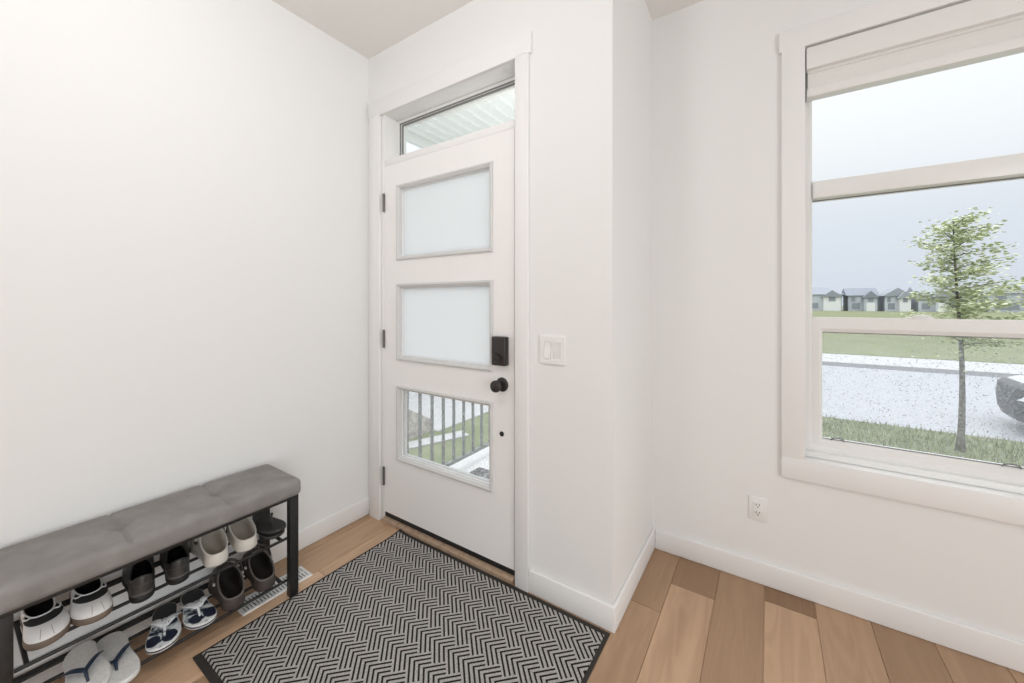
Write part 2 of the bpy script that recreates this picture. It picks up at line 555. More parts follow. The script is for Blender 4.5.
def build_floor():
    bm = new_bm()
    lay = bm.loops.layers.float_color.new('tone')
    w, x00 = 0.17665, 0.234
    fixed = {0: [-0.447], 7: [0.195], 8: [0.393], 10: [0.508]}
    tones = {(0, 0): .98, (0, 1): .98, (-1, 0): .58, (-2, 0): .5, (7, 0): .30, (7, 1): .50, (8, 0): .12, (8, 1): .80, (9, 0): .30, (9, 1): .30, (10, 0): .04, (10, 1): .60,
             (11, 0): .44, (12, 0): .22, (13, 0): .36}
    rnd = random.Random(3)
    for i in range(-2, 25):
        xa, xb = max(0.0, x00 + i * w), min(XR, x00 + (i + 1) * w)
        if xb <= xa:
            continue
        if i in fixed:
            j0 = fixed[i][0]
        elif i in (9, 11, 12, 13, -1, -2):
            j0 = -1.9 + 0.17 * (i % 4)
        else:
            j0 = rnd.uniform(-0.9, 0.3)
        top = 0.14 if xb < XP - 0.02 else YW
        ys = [top] if j0 < top else []
        y = j0
        while y > YB:
            ys.append(y)
            y -= 1.5
        ys.append(YB)
        for q in range(len(ys) - 1):
            t = tones.get((i, q), rnd.uniform(0.15, 0.85))
            if ys[0] != top:
                t = rnd.random()
            c = (t, rnd.random(), rnd.random(), 1)
            b2 = new_bm()
            g = 0.0010
            n0 = len(bm.faces)
            add_box(bm, xa + g, xb - g, ys[q + 1] + g, ys[q] - g, -0.012, 0.0, bev=0.0008, seg=1)
            b2.free()
            bm.faces.ensure_lookup_table()
            for f in bm.faces[n0:]:
                for lp in f.loops:
                    lp[lay] = c
    # dark underlay seen in the joints
    n0 = len(bm.faces)
    add_box(bm, 0, XR, YB, YW, -0.03, -0.004)
    bm.faces.ensure_lookup_table()
    for f in bm.faces[n0:]:
        f.material_index = 1
        for lp in f.loops:
            lp[lay] = (0, 0, 0, 1)
    return struct('floor', bm, [oak, pmat('joint_dark', (0.06, 0.038, 0.022), 0.8)], 'warm oak plank floor running towards the front door and window', 'floor')
build_floor()

struct('ceiling', add_box(new_bm(), -0.15, XR + .15, YB - .15, YW + 0.16, CEIL, CEIL + 0.12), ceiling_paint, 'plain white ceiling above the entry', 'ceiling')
struct('wall_left', add_box(new_bm(), -0.15, 0.0, YB, 0.14, 0, CEIL), wall_paint, 'bright white wall on the left behind the shoe bench', 'wall')
struct('wall_front', add_plate(new_bm(), 0.0, XP, 0, CEIL, [(0.122, 1.088, -1, 2.395)], 0.0, 0.14), wall_paint, 'white wall holding the front door', 'wall')
struct('wall_return', add_box(new_bm(), 1.37, XP, 0.14, YW + 0.16, 0, CEIL), wall_paint, 'narrow white side of the wall jutting out beside the door', 'wall')
struct('wall_window', add_plate(new_bm(), XP, XR, 0, CEIL, [(2.13, 2.886, 0.584, 2.385)], YW, YW + 0.16), wall_paint, 'white wall on the right around the big window', 'wall')
struct('wall_right', add_box(new_bm(), XR, XR + 0.15, YB, YW + .16, 0, CEIL), wall_paint, 'white side wall outside the picture to the right', 'wall')
struct('wall_back', add_plate(new_bm(), -0.15, XR + 0.15, 0, CEIL, [(0.7, 2.3, 0.1, 2.2)], YB - 0.15, YB), wall_paint, 'white back wall with a wide patio opening behind the camera', 'wall')

def baseboard(name, x0, x1, y0, y1, label):
    bm = add_box(new_bm(), x0, x1, y0, y1, 0.0, 0.101, bev=0.0055, seg=3)
    return struct(name, bm, trim_paint, label, 'baseboard', angle=40)
baseboard('baseboard_left', 0.0, 0.014, YB, -0.0, 'white baseboard along the left wall behind the bench')
baseboard('baseboard_front', 1.140, XP + 0.014, -0.014, 0.0, 'short white baseboard between the door casing and the wall corner')
baseboard('baseboard_return', XP, XP + 0.014, 0.0, YW, 'short white baseboard running back from the wall corner to the window wall')
baseboard('baseboard_window', XP + 0.014, XR, YW - 0.014, YW, 'long white baseboard under the window')

# door casing and jamb
def casing(name, parts, label):
    bm = new_bm()
    for p in parts:
        add_box(bm, *p, bev=0.0025, seg=2)
    return struct(name, bm, trim_paint, label, 'trim', angle=40)
casing('trim_1', [(0.032, 0.124, -0.018, 0.0, 0.0, 2.372), (1.070, 1.139, -0.018, 0.0, 0.0, 2.372), (0.020, 1.152, -0.018, 0.0, 2.366, 2.462)], 'flat white casing around the front door and its transom')
casing('trim_2', [(0.122, 0.150, 0.0, 0.14, 0.0, 2.395), (1.058, 1.088, 0.0, 0.14, 0.0, 2.395), (0.150, 1.058, 0.0, 0.14, 2.366, 2.395), (0.150, 1.058, 0.002, 0.14, 2.066, 2.104)], 'white jamb and transom bar around the front door')
casing('trim_3', [(2.063, 2.146, YW - 0.018, YW, 0.594, 2.374), (2.870, 2.953, YW - 0.018, YW, 0.594, 2.374), (2.055, 2.961, YW - 0.018, YW, 2.370, 2.458), (2.063, 2.953, YW - 0.018, YW, 0.507, 0.599)], 'flat white casing around the big window')
casing('trim_4', [(2.130, 2.146, YW, YW + 0.085, 0.584, 2.385), (2.870, 2.886, YW, YW + 0.085, 0.584, 2.385), (2.146, 2.870, YW, YW + 0.085, 2.371, 2.385), (2.146, 2.870, YW - 0.001, YW + 0.085, 0.584, 0.598)], 'white jamb lining of the big window')

# ------------------------------------------------------------------ front door
def build_door():
    d = thing('door_1', 'white front door with three stacked glass lites and black hardware', 'door', kind='structure')
    x0, x1, z0, z1 = 0.1520, 1.0568, 0.058, 2.064
    zl = [(1.512, 1.936), (0.948, 1.379), (0.381, 0.804)]
    holes = [(0.281, 0.920, a + 0.018, b - 0.018) for a, b in zl]
    bm = add_plate(new_bm(), x0, x1, z0, z1, holes, 0.0, 0.045)
    obj('door_slab', bm, door_paint, d)
    for k, (a, b) in enumerate(zl):
        xa, xb = 0.263, 0.938
        bm = new_bm()
        # stepped picture frame moulding: outer lip, inner slope
        def rect(i, y):
            return [(xa + i, y, a + i), (xb - i, y, a + i), (xb - i, y, b - i), (xa + i, y, b - i)]
        rings = [rect(0, 0.0), rect(0.0, -0.008), rect(0.003, -0.011), rect(0.010, -0.012), rect(0.014, -0.008), rect(0.020, -0.004), rect(0.0225, 0.003), rect(0.0225, 0.0125)]
        add_loft(bm, rings)
        lf = obj('lite_frame', bm, lite_plastic, d)
        bm = new_bm()
        add_loft(bm, [rect(0.0226, 0.0125), rect(0.026, 0.0115), rect(0.0275, 0.020)])
        obj('glazing_stop', bm, trim_paint, lf)
        bmg = new_bm()
        add_box(bmg, xa + 0.0195, xb - 0.0195, 0.0205, 0.0255, a + 0.0195, b - 0.0195)
        gl = obj('pane', bmg, frosted if k < 2 else wet_glass, d)
        gl['label'] = 'frosted white pane' if k < 2 else 'clear pane showing the porch'
        # spacer bar and outside half of the frame
        bmo = new_bm()
        def rect2(i, y):
            return [(xa + i, y, a + i), (xb - i, y, a + i), (xb - i, y, b - i), (xa + i, y, b - i)]
        add_loft(bmo, [rect2(0.026, 0.0262), rect2(0.026, 0.049), rect2(0.022, 0.053), rect2(0.004, 0.055), rect2(0.0, 0.045)])
        obj('outer_lite_frame', bmo, lite_plastic, d)
    # sweep at the foot
    box_obj('door_sweep', rubber_black, d, x0, x1, 0.004, 0.04, 0.031, 0.058)
    # hinges: knuckle barrel + leaf
    for zc in (1.853, 1.062, 0.264):
        bm = new_bm()
        for q in range(3):
            add_cyl(bm, (0.1515, -0.007, zc - 0.052 + q * 0.0353), (0.1515, -0.007, zc - 0.052 + q * 0.0353 + 0.0335), 0.0065, 12)
        add_box(bm, 0.1365, 0.1515, -0.0015, 0.001, zc - 0.05, zc + 0.05)
        obj('hinge', bm, hinge_metal, d, angle=40)
    # electronic deadbolt housing
    bm = add_box(new_bm(), 0.952, 1.028, -0.036, 0.0, 0.984, 1.116, bev=0.006, seg=3)
    kb = obj('deadbolt_housing', bm, lock_metal, d, angle=40)
    bm = new_bm()
    add_lathe(bm, [(0, 0.014), (0.006, 0.013)], (0.993, -0.036, 1.026), (0, -1, 0), 18)
    obj('turn_base', bm, lock_metal, kb, angle=40)
    bm = new_bm()
    rounded_box(bm, (0.042, 0.016, 0.012), 0.0045, (6, 3, 3))
    t = obj('thumb_turn', bm, lock_metal, kb, smooth=True)
    t.location = (0.993, -0.048, 1.026); t.rotation_euler = (0, R(22), 0)
    # knob and rosette
    bm = new_bm()
    add_lathe(bm, [(0, 0.033), (0.004, 0.033), (0.009, 0.028), (0.011, 0.018), (0.012, 0.012)], (0.990, 0.0, 0.893), (0, -1, 0), 28)
    obj('knob_rosette', bm, lock_metal, d, angle=50)
    bm = new_bm()
    add_lathe(bm, [(0.010, 0.011), (0.030, 0.011), (0.034, 0.019), (0.040, 0.0255), (0.052, 0.0275), (0.060, 0.026), (0.064, 0.019), (0.0655, 0.0)], (0.990, 0.0, 0.893), (0, -1, 0), 28)
    obj('door_knob', bm, lock_metal, d, smooth=True)
    # small round black button below the knob
    bm = new_bm()
    add_lathe(bm, [(0, 0.0115), (0.003, 0.0115), (0.004, 0.009), (0.0041, 0.0)], (0.988, 0.0, 0.664), (0, -1, 0), 18)
    obj('hole_cap', bm, rubber_black, d, angle=50)
    # strike seam dots on the edge
    return d
build_door()

# threshold: oak nosing and sill
th = thing('sill', 'oak threshold under the front door', 'threshold', kind='structure')
bm = new_bm()
add_loft(bm, [[(x, -0.0185, 0.0), (x, -0.0175, 0.018), (x, -0.006, 0.025), (x, 0.02, 0.029), (x, 0.13, 0.029), (x, 0.13, 0.0)] for x in (0.1505, 1.0575)], True, True, True)
obj('sill_board', bm, sill_wood, th)

# transom light above the door
def build_transom():
    w = thing('window_2', 'narrow transom window above the front door', 'window', kind='structure')
    xa, xb, za, zb = 0.1505, 1.0575, 2.1045, 2.3655
    def rect(i, y):
        return [(xa + i, y, za + i), (xb - i, y, za + i), (xb - i, y, zb - i), (xa + i, y, zb - i)]
    bm = new_bm()
    add_loft(bm, [rect(0.0, 0.136), rect(0.0, 0.098), rect(0.020, 0.098), rect(0.022, 0.110), rect(0.030, 0.118), rect(0.030, 0.136)])
    obj('frame', bm, vinyl, w)
    bm = new_bm()
    add_loft(bm, [rect(0.030, 0.1165), rect(0.0255, 0.1100), rect(0.0215, 0.1085), rect(0.0205, 0.0975), rect(0.0165, 0.0972)])
    obj('gasket', bm, gasket, w)
    obj('pane', add_box(new_bm(), xa + 0.026, xb - 0.026, 0.121, 0.126, za + 0.026, zb - 0.026), clear_glass, w)
build_transom()

# ------------------------------------------------------------------ big window
GL0, GL1 = 2.208, 2.808
def build_window():
    w = thing('window_1', 'tall white window looking out on the rainy street', 'window', kind='structure')
    xa, xb = 2.1465, 2.8695
    ya, yb = YW + 0.062, YW + 0.135
    def frame(name, x0, x1, z0, z1, t, y0, y1, mat=vinyl, tb=None, tt=None):
        bm = new_bm()
        tb_, tt_ = tb or t, tt or t
        def rect(i, ib, it, y):
            return [(x0 + i, y, z0 + ib), (x1 - i, y, z0 + ib), (x1 - i, y, z1 - it), (x0 + i, y, z1 - it)]
        add_loft(bm, [rect(0, 0, 0, y1), rect(0, 0, 0, y0), rect(t * .75, tb_ * .75, tt_ * .75, y0), rect(t, tb_, tt_, y0 + 0.008), rect(t, tb_, tt_, y1)])
        return obj(name, bm, mat, w)
    def seal(x0, x1, z0, z1, y, sides='tblr'):
        bm = new_bm()
        s = 0.0035
        if 't' in sides: add_box(bm, x0, x1, y, y + 0.004, z1 - s, z1)
        if 'b' in sides: add_box(bm, x0, x1, y, y + 0.004, z0, z0 + s)
        if 'l' in sides: add_box(bm, x0, x0 + s, y, y + 0.004, z0, z1)
        if 'r' in sides: add_box(bm, x1 - s, x1, y, y + 0.004, z0, z1)
        obj('glazing_seal', bm, gasket, w)
    # outer frame; the stepped sill at its foot
    frame('frame', xa, xb, 0.5985, 2.3705, 0.029, ya, yb, tb=0.048)
    box_obj('sill_step', vinyl, w, xa + 0.001, xb - 0.001, ya - 0.028, ya - 0.0003, 0.5985, 0.622, bev=0.004, angle=40)
    # mullion between the fixed top light and the hung sashes
    box_obj('mullion', vinyl, w, xa + 0.03, xb - 0.03, ya - 0.006, yb, 1.728, 1.803, bev=0.004, angle=40)
    # fixed top light
    obj('upper_pane', add_box(new_bm(), 2.1755, 2.8405, YW + 0.098, YW + 0.103, 1.80, 2.345), clear_glass, w)
    # middle pane (upper sash, behind)
    obj('middle_pane', add_box(new_bm(), 2.1755, 2.8405, YW + 0.115, YW + 0.120, 1.175, 1.732), clear_glass, w)
    seal(2.1757, 2.8403, 1.19, 1.7279, YW + 0.106, 't')
    frame('upper_sash', 2.1757, 2.8403, 1.155, 1.728, 0.004, YW + 0.109, YW + 0.128, tb=0.040)
    # lower sash in front
    sash = frame('lower_sash', 2.1757, 2.8403, 0.634, 1.208, 0.036, YW + 0.070, YW + 0.106, tb=0.043, tt=0.064)
    seal(2.2117, 2.8043, 0.677, 1.144, YW + 0.0775, 'tb')
    lp = obj('lower_pane', add_box(new_bm(), 2.205, 2.811, YW + 0.088, YW + 0.093, 0.67, 1.15), wet_glass, w)
    lp['label'] = 'rain-spattered lower pane'
    # sash lock: base plate, cam lever
    bm = new_bm()
    add_box(bm, 2.478, 2.552, YW + 0.073, YW + 0.103, 1.208, 1.213, bev=0.002)
    lk = obj('sash_lock', bm, plastic_white, w, angle=40)
    bm = new_bm()
    add_tube(bm, [(2.490, YW + 0.078, 1.2155), (2.505, YW + 0.074, 1.2185), (2.525, YW + 0.074, 1.2185), (2.546, YW + 0.080, 1.2155)], [0.003, 0.005, 0.005, 0.004], 10)
    obj('lever', bm, plastic_white, lk, smooth=True)
    # two small lift clips on the bottom rail
    for cx in (2.262, 2.744):
        bm = new_bm()
        pts = [(cx - 0.022, YW + 0.070, 0.678), (cx - 0.018, YW + 0.066, 0.6865), (cx - 0.008, YW + 0.065, 0.690), (cx + 0.008, YW + 0.065, 0.690), (cx + 0.018, YW + 0.066, 0.6865), (cx + 0.022, YW + 0.070, 0.678)]
        add_tube(bm, pts, 0.0028, 8)
        obj('lift_clip', bm, gasket, w, smooth=True)
    return w
build_window()

# rain on the outside of the window
def rain(name, x0, x1, z0, z1, y, count, rmin, rmax, label):
    rnd = random.Random(11)
    bm = new_bm()
    for _ in range(count):
        r = rmin + (rmax - rmin) * rnd.random() ** 3
        cx, cz = rnd.uniform(x0, x1), rnd.uniform(z0, z1)
        st = rnd.uniform(0.9, 1.35)
        rings = []
        for (k, rr, h) in ((0, 1.0, 0.0), (1, 0.78, 0.42), (2, 0.35, 0.62)):
            rings.append([(cx + rr * r * math.cos(2 * PI * q / 7), y + h * r, cz + rr * r * st * math.sin(2 * PI * q / 7)) for q in range(7)])
        add_loft(bm, rings, True, False, True)
    return tag(obj(name, bm, rain_water, smooth=True), label, 'rain', kind='stuff')
rain('raindrops', 2.213, 2.803, 0.678, 1.14, YW + 0.0932, 3200, 0.0007, 0.0022, 'raindrops scattered over the lower pane of the big window')
rain('rain_droplets', 0.30, 0.90, 0.42, 0.77, 0.0262, 1000, 0.0006, 0.0018, 'fine raindrops on the clear bottom lite of the front door')

# ------------------------------------------------------------------ blind
def build_blind():
    b = thing('window_blind', 'white cellular blind raised to the top of the big window', 'blind', (2.508, YW + 0.02, 2.155))
    def bx(name, mat, y0, y1, z0, z1, xa=2.151, xb=2.865, bev=0.004):
        o = box_obj(name, mat, b, xa - 2.508, xb - 2.508, y0 - YW - 0.02, y1 - YW - 0.02, z0 - 2.155, z1 - 2.155, bev=bev, angle=40)
        return o
    bx('valance', blind_rail, YW - 0.006, YW + 0.052, 2.272, 2.364)
    # folded pleats
    bm = new_bm()
    za, zb = 2.192, 2.272
    prof = [(0.004, za - 2.155), (0.012, za + 0.004 - 2.155), (0.015, za + 0.016 - 2.155), (0.013, za + 0.05 - 2.155), (0.010, zb - 0.012 - 2.155), (0.016, zb - 0.010 - 2.155), (0.016, zb - 2.155)]
    xa, xb = 2.157 - 2.508, 2.859 - 2.508
    rings = []
    for x in (xa, xb):
        rings.append([(x, -q + 0.012, z) for q, z in prof] + [(x, q + 0.026, z) for q, z in reversed(prof)])
    add_loft(bm, rings, True, True, True)
    obj('pleated_shade', bm, blind_fab, b)
    bx('bottom_rail', blind_rail, YW + 0.002, YW + 0.056, 2.155, 2.192, 2.153, 2.863)
build_blind()

# ------------------------------------------------------------------ switch, outlet, register
def build_switch():
    s = thing('light_switch', 'white double rocker light switch beside the front door', 'light switch', (1.253, 0, 1.070))
    w, h = 0.116, 0.118
    bm = add_plate(new_bm(), -w / 2, w / 2, -h / 2, h / 2, [(-0.039, -0.006, -0.034, 0.034), (0.006, 0.039, -0.034, 0.034)], -0.008, 0.0)
    obj('wall_plate', bm, plastic_white, s)
    for cx, tilt in ((-0.0225, 1), (0.0225, -1)):
        bm = new_bm()
        a = 0.0045 * tilt
        add_loft(bm, [[(cx - 0.0155, 0.0, -0.033), (cx + 0.0155, 0.0, -0.033), (cx + 0.0155, 0.0, 0.033), (cx - 0.0155, 0.0, 0.033)],
                      [(cx - 0.0155, -0.0095 - a, -0.033), (cx + 0.0155, -0.0095 - a, -0.033), (cx + 0.0155, -0.0095 + a, 0.033), (cx - 0.0155, -0.0095 + a, 0.033)]], True, True, True)
        obj('rocker', bm, plastic_white, s)
    for cx in (-0.0225, 0.0225):
        for cz in (-0.048, 0.048):
            bm = new_bm()
            add_lathe(bm, [(0, 0.003), (0.001, 0.003), (0.0013, 0)], (cx, -0.008, cz), (0, -1, 0), 10)
            obj('plate_screw', bm, plastic_white, s)
build_switch()

def build_outlet():
    s = thing('wall_outlet', 'white double power outlet low on the wall under the window', 'outlet', (1.975, YW, 0.334))
    bm = add_box(new_bm(), -0.036, 0.036, -0.006, 0.0, -0.0535, 0.0535, bev=0.003, seg=2)
    obj('wall_plate', bm, plastic_white, s, angle=40)
    bm = add_box(new_bm(), -0.0168, 0.0168, -0.009, -0.005, -0.0335, 0.0335, bev=0.0015)
    face = obj('socket_face', bm, plastic_white, s, angle=40)
    for cz in (0.017, -0.017):
        bm = new_bm()
        add_box(bm, -0.0075, -0.0050, -0.0094, -0.0086, cz - 0.001, cz + 0.0075)
        add_box(bm, 0.0050, 0.0075, -0.0094, -0.0086, cz, cz + 0.0075)
        add_lathe(bm, [(0, 0.0026), (0.0006, 0.0026)], (0, -0.0088, cz - 0.0075), (0, -1, 0), 10)
        obj('socket_slots', bm, dark_slot, face)
build_outlet()

def build_register():
    s = thing('floor_register', 'white slotted floor vent partly under the end of the bench', 'vent', (0.191, -0.620, 0.0))
    w, l = 0.106, 0.288
    bm = new_bm()
    # bevelled surround as a ring
    def rect(i, z):
        return [(-w / 2 + i, -l / 2 + i, z), (w / 2 - i, -l / 2 + i, z), (w / 2 - i, l / 2 - i, z), (-w / 2 + i, l / 2 - i, z)]
    add_loft(bm, [rect(0, 0.0), rect(0.0, 0.002), rect(0.004, 0.0055), rect(0.014, 0.0055), rect(0.0145, 0.001)])
    obj('surround', bm, plastic_white, s)
    bm = new_bm()
    n = 20
    for i in range(n):
        y = -l / 2 + 0.016 + (l - 0.032) * (i + 0.5) / n
        add_box(bm, -w / 2 + 0.0142, w / 2 - 0.0142, y - 0.0036, y + 0.0036, 0.001, 0.005)
    add_box(bm, -0.003, 0.003, -l / 2 + 0.0145, l / 2 - 0.0145, 0.0012, 0.0052)
    obj('grille', bm, plastic_white, s)
    obj('duct_cover', add_box(new_bm(), -w / 2 + 0.014, w / 2 - 0.014, -l / 2 + 0.014, l / 2 - 0.014, 0.0003, 0.0008), dark_slot, s)
build_register()

# ------------------------------------------------------------------ entry mat
def build_mat():
    x0, x1, y0, y1 = 0.3065, 1.508, -0.950, -0.0195
    cx, cy = (x0 + x1) / 2, (y0 + y1) / 2
    s = thing('door_mat', 'large grey and black herringbone mat in front of the door', 'mat', (cx, cy, 0.0), rotz=R(-0.3))
    hx, hy = (x1 - x0) / 2, (y1 - y0) / 2
    def zoff(x, y):
        # slight lift at the corner by the door hinge
        d = math.hypot(x + hx, y - hy)
        return 0.010 * max(0, 1 - d / 0.10) ** 2
    def sheet(bm, xa, xb, ya, yb, zb, zt, n, mth):
        gx = [xa + (xb - xa) * i / n for i in range(n + 1)]
        gy = [ya + (yb - ya) * i / mth for i in range(mth + 1)]
        T = [[bm.verts.new((x, y, zt + zoff(x, y))) for y in gy] for x in gx]
        B = [[bm.verts.new((x, y, zb + zoff(x, y))) for y in gy] for x in gx]
        for i in range(n):
            for j in range(mth):
                bm.faces.new((T[i][j], T[i + 1][j], T[i + 1][j + 1], T[i][j + 1]))
                bm.faces.new((B[i][j + 1], B[i + 1][j + 1], B[i + 1][j], B[i][j]))
        for i in range(n):
            bm.faces.new((B[i][0], B[i + 1][0], T[i + 1][0], T[i][0])); bm.faces.new((T[i][mth], T[i + 1][mth], B[i + 1][mth], B[i][mth]))
        for j in range(mth):
            bm.faces.new((T[0][j], T[0][j + 1], B[0][j + 1], B[0][j])); bm.faces.new((B[n][j], B[n][j + 1], T[n][j + 1], T[n][j]))
    bm = new_bm(); sheet(bm, -hx, hx, -hy, hy, 0.0004, 0.0045, 48, 40)
    obj('rubber_border', bm, mat_rubber, s)
    bm = new_bm(); bx_, by_ = 0.014, 0.024
    sheet(bm, -hx + bx_, hx - bx_, -hy + by_, hy - by_, 0.0035, 0.0085, 48, 40)
    obj('carpet_pile', bm, herringbone, s)
build_mat()

# ------------------------------------------------------------------ shoe bench
BY0, BY1 = -1.377, -0.574      # frame ends
SHU, SHL = 0.264, 0.084        # tops of the two shelves
def build_bench():
    cx, cy = 0.162, (BY0 + BY1) / 2
    b = thing('shoe_bench', 'black metal shoe rack bench with a tufted grey seat against the left wall', 'bench', (0, 0, 0))
    # cushion
    L = BY1 - BY0 + 0.018
    D, Hh = 0.306, 0.072
    seams = (-0.833, -1.108)
    def fn(p):
        w = p.copy()
        if w.z > 0:
            x, y = w.x, w.y + cy
            tx = min(1, (D / 2 - abs(x)) / 0.10); ty = min(1, (L / 2 - abs(w.y)) / 0.10)
            k = w.z / (Hh / 2)
            dz = 0.006 * (math.sin(max(0, tx) * PI / 2) * math.sin(max(0, ty) * PI / 2))
            for sy in seams:
                d = abs(y - sy)
                dz -= 0.0048 * math.exp(-(d / 0.005) ** 2) + 0.0012 * math.exp(-(d / 0.02) ** 2)
                rr = math.hypot(y - sy, (x + 0.003) * 0.9)
                dz -= 0.018 * math.exp(-(rr / 0.018) ** 2) + 0.005 * math.exp(-(rr / 0.06) ** 2)
            w.z += dz * k
        return w
    bm = new_bm()
    rounded_box(bm, (D, L, Hh), 0.022, (36, 320, 4), fn)
    o = obj('cushion', bm, seat_fabric, b, smooth=True)
    o.location = (0.168, cy, 0.434 + Hh / 2)
    for sy in seams:
        bm = new_bm()
        add_lathe(bm, [(0, 0.0085), (0.002, 0.0085), (0.0045, 0.006), (0.0055, 0.0)], (0, 0, 0), (0, 0, 1), 16)
        bt = obj('tuft_button', bm, seat_fabric, o, smooth=True)
        bt.location = (-0.003, sy - cy, Hh / 2 - 0.0195)
    # seat frame rails
    bm = new_bm()
    add_box(bm, 0.278, 0.305, BY0, BY1, 0.423, 0.436, bev=0.0015)
    add_box(bm, 0.020, 0.046, BY0, BY1, 0.423, 0.436, bev=0.0015)
    for yy in (BY0, BY1 - 0.03, (BY0 + BY1) / 2 - 0.01):
        add_box(bm, 0.046, 0.278, yy, yy + 0.03, 0.424, 0.434)
    obj('seat_frame', bm, black_metal, b, angle=40)
    for (xa, xb) in ((0.276, 0.305), (0.020, 0.048)):
        for (ya, yb) in ((BY0, BY0 + 0.038), (BY1 - 0.036, BY1)):
            lg = obj('leg', add_box(new_bm(), xa, xb, ya, yb, 0.006, 0.4232, bev=0.0015), black_metal, b, angle=40)
            obj('foot_pad', add_box(new_bm(), xa + 0.002, xb - 0.002, ya + 0.002, yb - 0.002, 0.0, 0.0065), rubber_black, lg)
    # two shelves: front and back rails, wires, end bars
    for nm, zt in (('upper_shelf', SHU), ('lower_shelf', SHL)):
        bm = new_bm()
        ya, yb = BY0 + 0.040, BY1 - 0.040
        for x in (0.290, 0.032):
            add_tube(bm, [(x, ya - 0.0005, zt - 0.0068), (x, yb + 0.0005, zt - 0.0068)], 0.0058, 10)
        for x in (0.212, 0.128, 0.052):
            add_tube(bm, [(x, ya + 0.026, zt - 0.006), (x, yb - 0.026, zt - 0.006)], 0.0058, 10)
        for y in (ya + 0.022, yb - 0.022):
            add_box(bm, 0.038, 0.286, y - 0.005, y + 0.005, zt - 0.013, zt - 0.003, bev=0.0015)
        obj(nm, bm, black_metal, b, angle=40)
    return b
build_bench()

# ------------------------------------------------------------------ footwear
NPHI = 48
def foot_half_widths(t):
    keys = [(0, 0.0), (0.012, 0.26), (0.03, 0.42), (0.07, 0.58), (0.13, 0.69), (0.22, 0.73), (0.36, 0.72), (0.50, 0.79), (0.62, 0.93), (0.72, 1.0), (0.80, 0.98), (0.87, 0.90), (0.93, 0.76), (0.97, 0.55), (0.99, 0.33), (1.0, 0.0)]
    for (a, va), (b, vb) in zip(keys, keys[1:]):
        if a <= t <= b:
            return va + (vb - va) * (t - a) / (b - a)
    return 0.0

def foot_outline(L, Wd, side, n=NPHI, heel=1.0):
    """closed outline, index 0 at the toe tip, running through +y; side=+1 bulges the big-toe edge to +y"""
    pts = []
    for k in range(n):
        a = 2 * PI * k / n
        t = 0.5 + 0.5 * math.cos(a)
        hw = foot_half_widths(t)
        s = 1 if math.sin(a) >= 0 else -1
        bias = 1.0 + 0.05 * (s * side) * math.sin(PI * max(0, (t - 0.35) / 0.65))
        lean = side * 0.006 * math.sin(PI * max(0.0, (t - 0.3) / 0.7)) * 0.8
        if t < 0.4:
            hw *= 1 + (heel - 1) * (1 - t / 0.4)
        y = s * hw * Wd / 2 * bias + lean if 0 < k < n and k != n // 2 else lean * (k == 0)
        pts.append(Vector(((t - 0.5) * L, y, 0)))
    # light smoothing
    for _ in range(2):
        pts = [(pts[i - 1] + pts[i] * 2 + pts[(i + 1) % n]) / 4 for i in range(n)]
    return pts

def scaled(pts, s, z, grow=0.0):
    out = []
    for p in pts:
        d = Vector((p.x, p.y, 0))
        q = d * s + (d.normalized() * grow if d.length else Vector())
        out.append(Vector((q.x, q.y, z)))
    return out

def add_sole(bm, out, z0, z1, grow=0.0, bev=0.003):
    add_loft(bm, [scaled(out, 1, z0 + 0.0, grow - bev), scaled(out, 1, z0 + bev, grow), scaled(out, 1, z1 - bev, grow), scaled(out, 1, z1, grow - bev)], True, True, True)
    return bm

